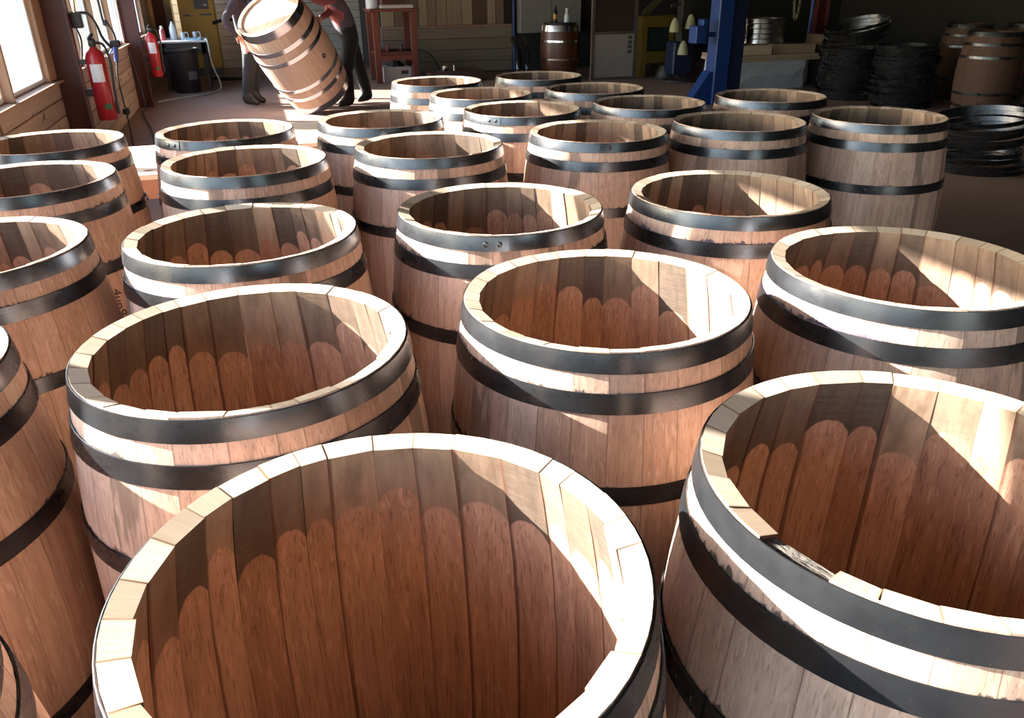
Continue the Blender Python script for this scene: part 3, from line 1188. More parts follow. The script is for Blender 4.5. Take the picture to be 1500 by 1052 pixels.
def extinguisher(x, y, z, h, r_, label, two):
    t = thing('fire_extinguisher', label, 'extinguisher', (x, y, z), 0, 'red fire extinguishers hung on the columns')
    MB().lathe([(r_ * 0.9, 0), (r_, 0.015), (r_, h - 0.07), (r_ * 0.86, h - 0.03), (r_ * 0.45, h), (r_ * 0.3, h + 0.02)], 20).build('cylinder', EXT, t, True)
    MB().lathe([(0.024, h + 0.015), (0.03, h + 0.03), (0.03, h + 0.07), (0.018, h + 0.085)], 12).build('valve', BLACKP, t, True)
    MB().bar((-0.02, 0, h + 0.08), (0.03, -0.10, h + 0.12), 0.022, 0.014).bar((-0.02, 0, h + 0.055), (0.03, -0.10, h + 0.06), 0.02, 0.012).build('lever', BLACKP, t)
    MB().tube([(0.02, 0, h + 0.05), (0.09, -0.03, h + 0.03), (0.115, -0.03, h - 0.1), (0.10, -0.02, h * 0.45), (0.095, -0.02, h * 0.25)], 0.011, 8, 0, 6).build('hose', BLACKP, t, True)
    MB().lathe([(0.012, h * 0.08), (0.016, h * 0.2), (0.012, h * 0.27)], 10, (0.093, -0.02, 0)).build('nozzle', BLACKP, t, True)
    patch(R(-125), R(-50), h * 0.55, h * 0.80, r_, PAPER, 'paper_label', t)
    patch(R(-85), R(-45), h * 0.16, h * 0.24, r_, GREENL, 'green_label', t)
    MB().box(-0.13, -r_ * 0.6, -0.03, 0.03, h * 0.35, h * 0.45).box(-0.13, -r_ * 0.6, -0.03, 0.03, h * 0.8, h * 0.86).build('bracket', BLACKP, t)
    return t


extinguisher(XW + 0.185 + 0.125, 7.80, 0.49, 0.57, 0.078, 'red fire extinguisher with white paper label on the column beside hanging air hose', True)
extinguisher(XW + 0.185 + 0.125, 12.46, 0.40, 0.55, 0.075, 'red fire extinguisher on the column beside the cluttered table', False)

# ------------------------------------------------------------------ air hose and tool by the window
RUB = plain('black_rubber', (0.02, 0.02, 0.021), 0.5, 0, 0.15, 14, 0.08)
BLUEP = plain('blue_plastic', (0.02, 0.06, 0.26), 0.4, 0, 0.1, 9, 0.05)
yh = 8.6
t = thing('air_line', 'black hanging air hose with blue blow gun in front of the windows', 'hose', (aty(198, 205, yh).x, yh, 0))
o_ = Vector(t.location)
top = Vector((aty(143, 0, yh).x, yh, ZC))
pa = [top, aty(143, 0, yh), aty(155, 30, yh), aty(166, 48, yh), aty(170, 62, yh)]
MB().tube([p - o_ for p in pa], 0.011, 8, 0, 6).build('feed_hose', RUB, t, True)
pa = [aty(96, 19, 7.8), aty(110, 19, 8.0), aty(128, 20, 8.2), aty(140, 34, 8.4), aty(150, 55, 8.5), aty(163, 70, yh)]
MB().tube([p - o_ for p in pa], 0.012, 8, 0, 6).build('loop_hose', RUB, t, True)
pa = [aty(171, 90, yh), aty(173, 115, yh), aty(180, 145, yh), aty(186, 168, yh), aty(192, 195, yh), aty(196, 215, yh), Vector((aty(198, 205, yh).x + 0.02, yh, 0.012)), Vector((aty(198, 205, yh).x + 0.35, yh + 0.2, 0.012))]
MB().tube([p - o_ for p in pa], 0.008, 8, 0, 6).build('lead', RUB, t, True)
g_ = aty(168, 64, yh) - o_
MB().box(g_.x - 0.05, g_.x + 0.05, -0.03, 0.03, g_.z - 0.03, g_.z + 0.03, c=0.012).build('coupling', BLACKP, t)
hb = aty(171, 90, yh) - o_
MB().tube([g_, (g_ + hb) / 2, hb], [0.03, 0.022, 0.02], 10).build('gun_handle', BLUEP, t, True)
tb = aty(158, 84, yh) - o_
MB().tube([g_, tb], [0.012, 0.008], 8).build('gun_nozzle', plain('pale_blue', (0.25, 0.34, 0.55), 0.4), t, True)
cb = aty(185, 163, yh) - o_
MB().lathe([(0.008, -0.035), (0.03, -0.025), (0.035, 0), (0.03, 0.025), (0.008, 0.035)], 12, cb).build('stopper', BLACKP, t, True)
pa = [Vector((XW + 0.02, 12.3, 0.75)), Vector((XW + 0.1, 12.25, 0.05)), atz(209, 165, 0.012), atz(215, 178, 0.012), atz(222, 192, 0.012), atz(228, 215, 0.012)]
tag(MB().tube(pa, 0.012, 8, 0, 5).build('floor_cable', RUB, None, True), 'black cable running down the plank wall and over the floor', 'cable')
# switch box and wiring on the first column
t = thing('wall_switch', 'small dark switch box with wires on the column above an extinguisher', 'switch', (XW + 0.20, 7.86, 1.12))
MB().box(-0.02, 0.06, 0.0, 0.08, 0.10, 0.22, c=0.006).build('box', BLACKP, t)
MB().tube([(0.02, 0.04, 0.22), (0.04, 0.05, 0.5), (0.0, 0.03, 0.9), (0, 0.03, 2.3)], 0.009, 8, 0, 5).build('conduit', plain('yellowed_plastic', (0.45, 0.38, 0.22), 0.5), t, True)
MB().tube([(0.0, 0.04, 0.10), (0.02, 0.03, 0.0), (-0.02, 0.03, -0.2)], 0.008, 8, 0, 4).build('wire', RUB, t, True)

# ------------------------------------------------------------------ corner with table, bin and compressor
DSTEEL = plain('dark_steel', (0.05, 0.045, 0.042), 0.5, 0.3)
YEL = plain('compressor_yellow', (0.60, 0.37, 0.055), 0.45, 0, 0.08, 4, 0.03)
GREY = plain('grey_panel', (0.13, 0.14, 0.15), 0.5)
tx0, tx1, ty0, ty1, tz = -1.34, -0.62, 14.35, 15.3, 0.74
t = thing('side_table', 'dark table with cluttered pale top beside the black bin', 'table', ((tx0 + tx1) / 2, (ty0 + ty1) / 2, 0))
hx, hy = (tx1 - tx0) / 2, (ty1 - ty0) / 2
MB().box(-hx, hx, -hy, hy, tz - 0.03, tz, c=0.006).build('table_top', plain('pale_top', (0.55, 0.53, 0.52), 0.35), t)
for sx in (-1, 1):
    for sy in (-1, 1):
        MB().box(sx * (hx - 0.06) - 0.03, sx * (hx - 0.06) + 0.03, sy * (hy - 0.06) - 0.03, sy * (hy - 0.06) + 0.03, 0, tz - 0.03).build('leg', DSTEEL, t)
MB().box(-hx + 0.03, hx - 0.03, -hy + 0.03, hy - 0.03, tz - 0.20, tz - 0.03).build('drawer_box', DSTEEL, t)
CLEAR = plain('clear_plastic', (0.62, 0.66, 0.70), 0.2, 0, 0.05, 5, 0.02)
P_ = aty(237, 50, 14.8)
o = tag(MB().lathe([(0.05, 0), (0.055, 0.02), (0.055, 0.17), (0.03, 0.23), (0.018, 0.25), (0.018, 0.27)], 14).build('bottle', CLEAR, None, True), 'tall clear bottle on the cluttered table', 'bottle')
o.location = (-1.12, 14.8, tz)
for k, (x_, y_, lab) in enumerate(((-0.98, 14.75, 'white handled jug on the cluttered table beside the clear bottle'), (-0.80, 14.85, 'white handled jug on the cluttered table beside the blue cloth'))):
    j = thing('jug', lab, 'jug', (x_, y_, tz), 0, 'jugs on the cluttered table')
    MB().lathe([(0.03, 0), (0.035, 0.01), (0.035, 0.09), (0.03, 0.11)], 14).build('body', CLEAR, j, True)
    MB().tube([(0.03, 0, 0.10), (0.075, 0, 0.10), (0.08, 0, 0.03), (0.034, 0, 0.02)], 0.008, 6, 0, 4).build('handle', CLEAR, j, True)
m = MB()
rr_ = random.Random(5)
grid = [[(x_ * 0.05, y_ * 0.06, 0.01 + rr_.random() * 0.03) for y_ in range(6)] for x_ in range(6)]
for i in range(5):
    for k in range(5):
        m.quadbox([(grid[a][b][0], grid[a][b][1], 0.001) for a, b in ((i, k), (i + 1, k), (i + 1, k + 1), (i, k + 1))] + [grid[a][b] for a, b in ((i, k), (i + 1, k), (i + 1, k + 1), (i, k + 1))])
o = tag(m.build('cloth', plain('pale_blue_cloth', (0.35, 0.55, 0.68), 0.7), None, True), 'crumpled pale blue cloth on the cluttered table', 'cloth')
o.location = (-0.95, 14.42, tz)
t = thing('spray_can', 'small red and white can on the cluttered table', 'can', (-1.27, 14.6, tz))
MB().lathe([(0.04, 0), (0.04, 0.15), (0.025, 0.17)], 12).build('body', plain('can_red', (0.35, 0.05, 0.06), 0.4), t, True)
MB().lathe([(0.022, 0.17), (0.022, 0.21), (0.012, 0.22)], 10).build('cap', PAPER, t, True)
t = thing('waste_bin', 'black plastic bin standing in front of the cluttered table', 'bin', (-1.0, 14.12, 0))
MB().lathe([(0.19, 0), (0.20, 0.02), (0.235, 0.60), (0.25, 0.61), (0.25, 0.65), (0.225, 0.65), (0.19, 0.05), (0.0, 0.05)], 24, caps=False).build('body', BLACKP, t, True)
patch(R(-75), R(-35), 0.2, 0.32, 0.2245, plain('bin_label', (0.12, 0.13, 0.16), 0.4), 'sticker', t)
t = thing('equipment_case', 'black box on the floor under the cluttered table', 'box', (-1.16, 14.75, 0))
MB().box(-0.16, 0.16, -0.2, 0.2, 0, 0.42, c=0.02).build('body', BLACKP, t)
MB().box(-0.08, 0.08, -0.21, -0.2, 0.3, 0.34).build('handle', GREY, t)

t = thing('compressor', 'yellow cabinet compressor with grey control panel against the grey boards', 'compressor', (aty(292, 40, 16.75).x, 17.13, 0))
MB().box(-0.31, 0.31, -0.38, 0.45, 0.12, 1.42, c=0.015).build('cabinet', YEL, t)
MB().box(-0.30, 0.30, -0.36, 0.44, 0, 0.12).build('plinth', GREY, t)
MB().box(-0.03, 0.22, -0.395, -0.375, 1.14, 1.40, c=0.004).build('control_panel', GREY, t)
MB().box(-0.25, -0.12, -0.388, -0.379, 1.02, 1.05).build('badge', GREY, t)
MB().box(0.05, 0.25, -0.388, -0.379, 1.03, 1.06).build('badge', GREY, t)
MB().box(0.13, 0.19, -0.402, -0.393, 1.19, 1.22).build('display', PAPER, t)
t = thing('electrical_box', 'dark grey box standing behind the yellow compressor', 'cabinet', (-1.39, 17.4, 0))
MB().box(-0.13, 0.13, -0.2, 0.2, 0.08, 1.40, c=0.01).build('cabinet', GREY, t)
MB().box(-0.12, 0.12, -0.18, 0.18, 0, 0.08).build('plinth', DSTEEL, t)
pts = [(-0.55, 16.72, 0.9), (-0.2, 16.5, 0.95), (-0.02, 16.2, 0.6), (0.02, 15.9, 0.2), (-0.1, 15.7, 0.03), (-0.4, 15.6, 0.03), (-0.65, 15.75, 0.03)]
tag(MB().tube(pts, 0.03, 10, 0, 7).build('thick_hose', RUB, None, True), 'thick black hose curving from the yellow compressor to the floor', 'hose')
pts = [(-0.64, 14.40, 0.755), (-0.60, 14.3, 0.72), (-0.585, 14.28, 0.4), (-0.5, 14.1, 0.05), (-0.7, 13.6, 0.012), (-1.1, 13.2, 0.012), (-1.35, 12.9, 0.012)]
tag(MB().tube(pts, 0.012, 8, 0, 7).build('pale_hose', plain('pale_hose', (0.45, 0.5, 0.42), 0.5), None, True), 'thin pale hose hanging off the table and looping on the floor', 'hose')

# two low plank benches catching the sun between the barrels
BENCHW = timber('bench_planks', (0.62, 0.47, 0.34), (0.70, 0.55, 0.41), 'x', knots=True)
BEDGE = timber('bench_edge', (0.34, 0.16, 0.09), (0.40, 0.20, 0.12), 'x', knots=True)


def bench(label, x0, x1, y0, y1, z, n):
    t_ = thing('plank_bench', label, 'bench', ((x0 + x1) / 2, (y0 + y1) / 2, 0))
    hx_, hy_ = (x1 - x0) / 2, (y1 - y0) / 2
    w_ = 2 * hy_ / n
    for i in range(n):
        MB().box(-hx_, hx_, -hy_ + i * w_ + 0.004, -hy_ + (i + 1) * w_ - 0.004, z - 0.03, z, c=0.003).build('plank', BENCHW, t_)
    MB().box(-hx_ + 0.01, hx_ - 0.01, -hy_ + 0.004, -hy_ + 0.03, z - 0.13, z - 0.031).build('apron', BEDGE, t_)
    for sx in (-1, 1):
        for sy in (-1, 1):
            MB().box(sx * (hx_ - 0.06) - 0.03, sx * (hx_ - 0.06) + 0.03, sy * (hy_ - 0.08) - 0.03, sy * (hy_ - 0.08) + 0.03, 0, z - 0.031).build('leg', BEDGE, t_)


bench('sunlit plank bench behind the barrels nearest the window wall', -1.12, -0.28, 4.62, 5.55, 0.62, 3)
bench('sunlit plank bench between the barrel rows and the workmen', -0.05, 0.78, 5.95, 6.95, 0.5, 3)

# ------------------------------------------------------------------ brown stand against the partition
STAND = timber('brown_stand', (0.13, 0.04, 0.028), (0.17, 0.055, 0.036), 'z')
sy0, sy1 = 14.05, 14.75
sx0, sx1 = aty(552, 60, sy0).x, aty(607, 60, sy0).x
zt, zs = aty(580, 17, sy0).z, aty(580, 76, sy0).z
t = thing('wooden_stand', 'tall brown wooden stand with shelf against the boarded partition', 'stand', ((sx0 + sx1) / 2, (sy0 + sy1) / 2, 0))
cx, cy = (sx0 + sx1) / 2, (sy0 + sy1) / 2
for px_ in (sx0, sx1):
    for py_ in (sy0, sy1):
        MB().box(px_ - cx - 0.05, px_ - cx + 0.05, py_ - cy - 0.04, py_ - cy + 0.04, 0, zt, c=0.005).build('leg', STAND, t)
MB().box(sx0 - cx - 0.09, sx1 - cx + 0.07, sy0 - cy - 0.06, sy1 - cy + 0.06, zt, zt + 0.045, c=0.006).build('top', STAND, t)
MB().box(sx0 - cx - 0.02, sx1 - cx + 0.02, sy0 - cy - 0.02, sy1 - cy + 0.02, zs - 0.05, zs, c=0.005).build('shelf', STAND, t)
MB().box(sx0 - cx, sx1 - cx, sy0 - cy - 0.045, sy0 - cy - 0.02, zs - 0.13, zs - 0.05).build('rail', STAND, t)
o = tag(MB().lathe([(0.09, 0), (0.10, 0.01), (0.10, 0.42), (0.09, 0.43)], 18).build('white_canister', plain('white_enamel', (0.6, 0.6, 0.66), 0.4), None, True), 'white canister on top of the brown stand', 'canister')
o.location = (sx0 - 0.02, sy0 + 0.1, zt + 0.045)
o = tag(MB().box(-0.28, 0.28, -0.16, 0.16, 0, 0.06, c=0.012).build('pale_slab', plain('pale_stone', (0.42, 0.39, 0.37), 0.6)), 'pale flat slab lying on top of the brown stand', 'slab')
o.location = (cx + 0.05, sy0 + 0.12, zt + 0.045)
o = tag(MB().box(-0.2, 0.2, -0.13, 0.13, 0, 0.5, c=0.008).build('brown_box', plain('brown_card', (0.17, 0.065, 0.04), 0.7)), 'brown box on top of the stand behind the pale slab', 'box')
o.location = (cx + 0.08, sy1 - 0.15, zt + 0.045)
t = thing('crate', 'pale open crate of dark scraps under the brown stand', 'crate', (cx + 0.02, sy0 + 0.32, 0))
CRW = plain('crate_white', (0.46, 0.43, 0.40), 0.7)
for a_ in ((-0.24, 0.24, -0.2, -0.18), (-0.24, 0.24, 0.18, 0.2), (-0.24, -0.22, -0.18, 0.18), (0.22, 0.24, -0.18, 0.18)):
    MB().box(*a_, 0.0, 0.24).build('side', CRW, t)
MB().box(-0.22, 0.22, -0.18, 0.18, 0.0, 0.02).build('bottom', CRW, t)
MB().box(0.06, 0.18, -0.202, -0.2, 0.12, 0.18).build('handle_slot', DSTEEL, t)
o = tag(MB().lathe([(0.16, 0), (0.18, 0.1), (0.15, 0.22), (0.08, 0.3)], 9).build('scrap_bag', RUB), 'black bag of scraps standing in the pale crate', 'bag')
o.location = (cx + 0.02, sy0 + 0.32, 0.022)
for k, (dx, lab) in enumerate(((-0.12, 'dull red tool lying on the shelf of the brown stand'), (0.12, 'dark tool lying on the shelf of the brown stand'))):
    o = thing('hand_tool', lab, 'tool', (cx + dx, sy0 + 0.15, zs))
    MB().lathe([(0.02, 0), (0.03, 0.03), (0.03, 0.08), (0.015, 0.1)], 10).build('head', plain('tool_red', (0.22, 0.05, 0.04), 0.5) if k == 0 else DSTEEL, o, True)
    MB().bar((0, 0, 0.02), (0.16, 0.05, 0.02), 0.025, 0.025).build('handle', BLACKP, o)
pts = [aty(608, 73, 14.6), aty(620, 74, 14.5), aty(632, 82, 14.4), aty(642, 97, 14.2), Vector((aty(648, 108, 14.0).x, 14.0, 0.02))]
tag(MB().tube(pts, 0.014, 8, 0, 6).build('stand_cable', RUB, None, True), 'black cable looping from the brown stand to the floor', 'cable')
# flat machine beside the stand with a bright steel knob
t = thing('floor_press', 'low dark steel press with bright knob beside the brown stand', 'machine', (aty(665, 105, 14.0).x, 14.0, 0))
MB().box(-0.5, 0.5, -0.25, 0.25, 0, 0.17, c=0.02).build('bed', plain('press_brown', (0.07, 0.035, 0.028), 0.4), t)
MB().lathe([(0.05, 0.17), (0.06, 0.2), (0.06, 0.25), (0.03, 0.27)], 14, (-0.18, -0.1, 0)).build('knob', GALV, t, True)
MB().lathe([(0.02, 0.17), (0.02, 0.26), (0.01, 0.27)], 10, (-0.02, -0.1, 0)).build('pin', GALV, t, True)

# ------------------------------------------------------------------ cabinet, dark barrel and hoses by the partition
tag(MB().tube([(4.78, YP - 0.04, 0.0), (4.78, YP - 0.04, ZC)], 0.022, 10).build('blue_pipe', BLUEP, None, True), 'thin blue pipe rising beside the pale wall cabinet', 'pipe')
t = thing('wall_cabinet', 'pale grey cabinet on the partition behind the dark varnished barrel', 'cabinet', (5.45, YP, 0.66))
MB().box(-0.6, 0.6, -0.22, 0.0, 0, 1.5, c=0.01).build('body', plain('cabinet_grey', (0.26, 0.245, 0.235), 0.5), t)
MB().box(-0.585, -0.005, -0.235, -0.222, 0.02, 1.48).build('door', plain('cabinet_grey', (0.26, 0.245, 0.235), 0.5), t)
MB().box(0.005, 0.585, -0.235, -0.222, 0.02, 1.48).build('door', plain('cabinet_grey', (0.26, 0.245, 0.235), 0.5), t)
MB().box(0.03, 0.05, -0.25, -0.236, 0.6, 0.75).build('handle', DSTEEL, t)
dk = Cask(0.80, 0.30, 0.04, 22, OLD, OLD, GALV, [(0.70, 0.795), (0.53, 0.56), (0.24, 0.27), (0.0, 0.06)], 6)
pB = aty(820, 80, 13.7)
dkr = dk.place('varnished_barrel', 'dark varnished barrel with bottles on top standing before the pale cabinet', 'barrel', None, Matrix.Translation((pB.x, 13.7, 0.06)), 11)
o = tag(MB().box(-0.33, 0.33, -0.33, 0.33, 0, 0.059, c=0.008).build('barrel_plinth', DSTEEL), 'dark square base under the varnished barrel', 'base')
o.location = (pB.x, 13.7, 0)
tag(MB().lathe([(0.27, 0), (0.285, 0.01), (0.285, 0.022), (0.27, 0.03)], 28).build('round_tray', plain('tray_dark', (0.02, 0.02, 0.04), 0.3), None, True), 'round dark tray on the varnished barrel', 'tray').location = (pB.x, 13.7, 0.862)
t = thing('bottle', 'dark bottle with yellow label on the varnished barrel', 'bottle', (pB.x - 0.12, 13.62, 0.893))
MB().lathe([(0.037, 0), (0.038, 0.01), (0.038, 0.17), (0.015, 0.23), (0.014, 0.30)], 14).build('glass', plain('bottle_green', (0.012, 0.018, 0.012), 0.15), t, True)
patch(R(-170), R(-10), 0.05, 0.13, 0.038, plain('ochre_label', (0.42, 0.24, 0.05), 0.6), 'label', t)
tag(MB().lathe([(0.045, 0), (0.05, 0.02), (0.05, 0.1), (0.02, 0.16), (0.03, 0.22)], 14).build('carafe', CLEAR, None, True), 'clear glass carafe on the varnished barrel', 'carafe').location = (pB.x + 0.08, 13.6, 0.893)
for k, (dx, lab) in enumerate(((0, 'glossy black bent pipe leaning beside the varnished barrel'), (0.16, 'second glossy black bent pipe close against the varnished barrel'))):
    b0 = aty(758 + k * 13, 100, 13.6)
    tag(MB().tube([(b0.x, 13.6, 0.02), (b0.x + 0.02, 13.6, 0.25), (b0.x + 0.06, 13.75, 0.45), (b0.x + 0.10, 14.15, 0.62)], 0.05, 12, 0, 6).build('black_pipe', plain('gloss_black', (0.012, 0.012, 0.014), 0.15), None, True), lab, 'pipe')

# ------------------------------------------------------------------ glazed screen
ALU = plain('screen_frame', (0.11, 0.085, 0.075), 0.45, 0.2)
dA, dB = aty(868, 60, 13.06).x, aty(930, 60, 13.06).x
zm = aty(900, 50, 13.06).z
t = thing('glazed_screen', 'tall screen with dim glass above a pale lower panel', 'screen', ((dA + dB) / 2, 13.06, 0))
hw = (dB - dA) / 2
for s_ in (-1, 1):
    MB().box(s_ * hw - 0.025, s_ * hw + 0.025, -0.03, 0.03, 0, 2.3).build('post', ALU, t)
for z_ in (0.0, zm, 2.26):
    MB().box(-hw + 0.025, hw - 0.025, -0.025, 0.025, z_, z_ + 0.04).build('rail', ALU, t)
MB().box(-hw + 0.025, hw - 0.025, -0.01, 0.01, 0.04, zm).build('lower_panel', plain('pale_panel', (0.30, 0.25, 0.235), 0.6), t)
MB().box(-hw + 0.025, hw - 0.025, -0.006, 0.006, zm + 0.04, 2.26).build('glass', plain('dim_glass', (0.05, 0.032, 0.028), 0.12), t)
for k in range(4):
    MB().box(hw - 0.13, hw - 0.06, -0.014, -0.0101, zm - 0.08 - k * 0.075, zm - 0.03 - k * 0.075).build('sticker', plain('sticker_dark', (0.05, 0.06, 0.07), 0.5), t)

# ------------------------------------------------------------------ yellow machine with pale hoods
MYEL = plain('machine_yellow', (0.13, 0.085, 0.01), 0.5)
yx = aty(955, 70, 13.3)
t = thing('yellow_machine', 'yellow framed workshop machine with dark box beside the glazed screen', 'machine', (yx.x, 13.4, 0))
MB().box(-0.30, -0.20, -0.3, 0.3, 0, 0.98).build('post', MYEL, t)
MB().box(0.22, 0.30, -0.3, 0.3, 0, 0.98).build('post', MYEL, t)
MB().box(-0.20, 0.22, -0.3, 0.3, 0.80, 0.98, c=0.01).build('beam', MYEL, t)
MB().box(-0.20, 0.22, -0.3, 0.3, 0.22, 0.42, c=0.01).build('beam', MYEL, t)
MB().box(-0.19, 0.21, -0.28, 0.28, 0.43, 0.79, c=0.01).build('motor_box', plain('motor_dark', (0.01, 0.02, 0.022), 0.4), t)
MB().bar((-0.1, 0.1, 0.98), (0.55, 0.1, 1.55), 0.09, 0.09).build('arm', plain('olive_arm', (0.10, 0.09, 0.035), 0.6), t)
MB().lathe([(0.16, 0), (0.17, 0.05), (0.1, 0.2)], 14, (0.1, -0.45, 0)).build('pedal', DSTEEL, t, True)
hood = MB().lathe([(0.085, 0), (0.08, 0.06), (0.055, 0.16), (0.02, 0.21)], 14).mesh('pale_hood', plain('pale_yellow', (0.42, 0.42, 0.24), 0.6), True)
t = thing('hood_rack', 'dark rack hung with pale yellow pointed hoods beside the blue press', 'rack', (aty(1000, 60, 12.4).x, 12.4, 0))
rx = t.location.x
MB().box(-0.09, 0.09, -0.09, 0.09, 0, 1.6, c=0.01).build('post', plain('rack_dark', (0.022, 0.02, 0.017), 0.6), t)
MB().lathe([(0.3, 0), (0.3, 0.03), (0.1, 0.06)], 20).build('foot', plain('rack_dark', (0.022, 0.02, 0.017), 0.6), t, True)
MB().bar((-0.25, 0, 1.15), (0.25, 0, 1.25), 0.04, 0.04).build('cross_arm', DSTEEL, t)
for px_, py_ in ((988, 47), (1011, 42), (1000, 80)):
    h_ = link('pale_hood', hood, t)
    p_ = aty(px_, py_, 12.25)
    h_.location = (p_.x - rx, -0.15, p_.z)
MB().box(-0.2, 0.15, -0.1, 0.2, 0.1, 0.62, c=0.02).build('blue_body', plain('navy_paint', (0.01, 0.018, 0.05), 0.4), t)

# ------------------------------------------------------------------ blue hoop press
BLUE = plain('press_blue', (0.008, 0.038, 0.17), 0.4, 0, 0.12, 4, 0.04)
b0 = atz(1042, 152, 0)
t = thing('blue_press', 'tall blue steel press column with splayed foot beside the timber stack', 'machine', (b0.x, b0.y, 0))
MB().box(-0.06, 0.16, -0.10, 0.14, 0, ZC - 0.05, c=0.012).build('column', BLUE, t)
MB().box(0.16, 0.38, -0.06, 0.14, 0, ZC - 0.05, c=0.012).build('shaded_side', plain('press_blue_shaded', (0.006, 0.014, 0.045), 0.4), t)  # right face of the column, its shade put into a deeper blue
m = MB()
m.loft([[(-0.06, -0.07, 0.0), (-0.06, 0.11, 0.0), (-0.38, 0.11, 0.0), (-0.38, -0.07, 0.0)],
        [(-0.06, -0.07, 0.03), (-0.06, 0.11, 0.03), (-0.38, 0.11, 0.03), (-0.38, -0.07, 0.03)],
        [(-0.06, -0.07, 0.42), (-0.06, 0.11, 0.42), (-0.11, 0.11, 0.42), (-0.11, -0.07, 0.42)]])
m.build('foot', BLUE, t)
a_ = aty(1020, 51, b0.y) - Vector((b0.x, 0, 0))
MB().box(a_.x - 0.08, a_.x + 0.08, -0.14, 0.06, a_.z - 0.10, a_.z + 0.11, c=0.01).build('control_box', BLUE, t)
MB().box(a_.x + 0.08, -0.06, -0.04, 0.02, a_.z - 0.03, a_.z + 0.03).build('bracket', BLUE, t)
MB().box(a_.x + 0.03, a_.x + 0.12, -0.10, 0.04, a_.z + 0.11, a_.z + 0.19, c=0.01).build('button_box', BLUE, t)

# ------------------------------------------------------------------ timber stack with bright hoops
TIM = timber('stack_timber', (0.42, 0.30, 0.20), (0.55, 0.42, 0.30), 'x')
TIMD = timber('stack_timber_dark', (0.16, 0.10, 0.065), (0.23, 0.15, 0.10), 'x')
ys = 10.9
xs = aty(1066, 120, ys).x
t = thing('wrapped_bale', 'low bale wrapped in crumpled pale plastic under the timber boards', 'bale', (xs + 0.75, ys + 0.45, 0))
m = MB()
rr_ = random.Random(4)
rings = []
for z_ in (0, 0.08, 0.2, 0.32, 0.40):
    ring = []
    for i in range(28):
        a = 2 * PI * i / 28
        k = 1 / max(abs(math.cos(a)), abs(math.sin(a)))
        k = min(k, 1.28) * (1 + rr_.uniform(-0.03, 0.03)) * (0.97 if z_ in (0, 0.40) else 1)
        ring.append((0.72 * k * math.cos(a), 0.45 * k * math.sin(a), z_))
    rings.append(ring)
m.loft(rings)
m.build('wrapping', plain('pale_plastic', (0.55, 0.56, 0.60), 0.3, 0, 0.2, 8, 0.6), t)
bm_ = MB().box(-0.78, 0.78, -0.10, 0.10, 0, 0.045, c=0.004).mesh('timber_board', TIM)
zb0 = 0.402
for lay in range(2):
    for k in range(4):
        o = link('timber_board', bm_, None)
        o.location = (xs + 0.75 + rr_.uniform(-0.04, 0.04), ys + 0.08 + k * 0.215, zb0 + lay * 0.0465)
        tag(o, 'pale sawn board on the wrapped bale, %s layer, %s from the open floor' % (('lower', 'upper')[lay], ORD[k]), 'board', 'boards laid on the wrapped bale')
zb1 = zb0 + 2 * 0.0465 + 0.002
bl = MB().box(-0.36, 0.36, -0.09, 0.09, 0, 0.13, c=0.006).mesh('timber_block', TIM)
for k, (x_, y_) in enumerate(((xs + 0.34, ys + 0.10), (xs + 1.12, ys + 0.12))):
    o = link('timber_block', bl, None)
    o.location = (x_, y_, zb1)
    o.rotation_euler = (0, 0, R(-3 if k else -6))
    tag(o, 'thick squared timber block on the board pile, %s' % ('beside the dark carton' if k else 'next to the blue press'), 'timber', 'timber blocks on the boards')
bl2 = MB().box(-0.24, 0.24, -0.10, 0.10, 0, 0.085, c=0.005).mesh('dark_offcut', TIMD)
for k in range(6):
    o = link('dark_offcut', bl2, None)
    o.location = (xs + 0.20 + rr_.uniform(-0.03, 0.03), ys + 0.45 + rr_.uniform(-0.02, 0.02), zb1 + k * 0.087)
    tag(o, 'dark sawn offcut, %s in the stack next to the bright hoops' % ('lowest', 'second', 'third', 'fourth', 'fifth', 'topmost')[k], 'timber', 'dark offcuts stacked behind the bright hoops')
HR = 0.34


def loose_hoop(mat, r_, w_, flare=-0.010, n=40):
    return hoop_mesh('loose_hoop', 0, w_, mat, radius=lambda z: r_ + flare * (z / w_), th=0.003, n=n)


gh = loose_hoop(GALV, HR, 0.06)
tb_ = MB().box(-0.40, 0.40, -0.34, 0.34, 0, 0.13, c=0.006).build('hoop_block', TIMD)
tag(tb_, 'wide dark timber block carrying the bright hoops', 'timber')
tb_.location = (xs + 0.90, ys + 0.62, zb1)
for k in range(5):
    o = link('loose_hoop', gh, None)
    o.location = (xs + 0.88 + rr_.uniform(-0.012, 0.012), ys + 0.60 + rr_.uniform(-0.01, 0.01), zb1 + 0.132 + k * 0.072)
    o.rotation_euler = (0, 0, rr_.uniform(0, 6))
    o.rotation_euler.z = R(80)
    tag(o, 'bright steel hoop, %s in the short stack on the timber pile' % ('lowest', 'second lowest', 'middle', 'second highest', 'topmost')[k], 'hoop', 'bright hoops stacked on the timber')
    if k:
        pass
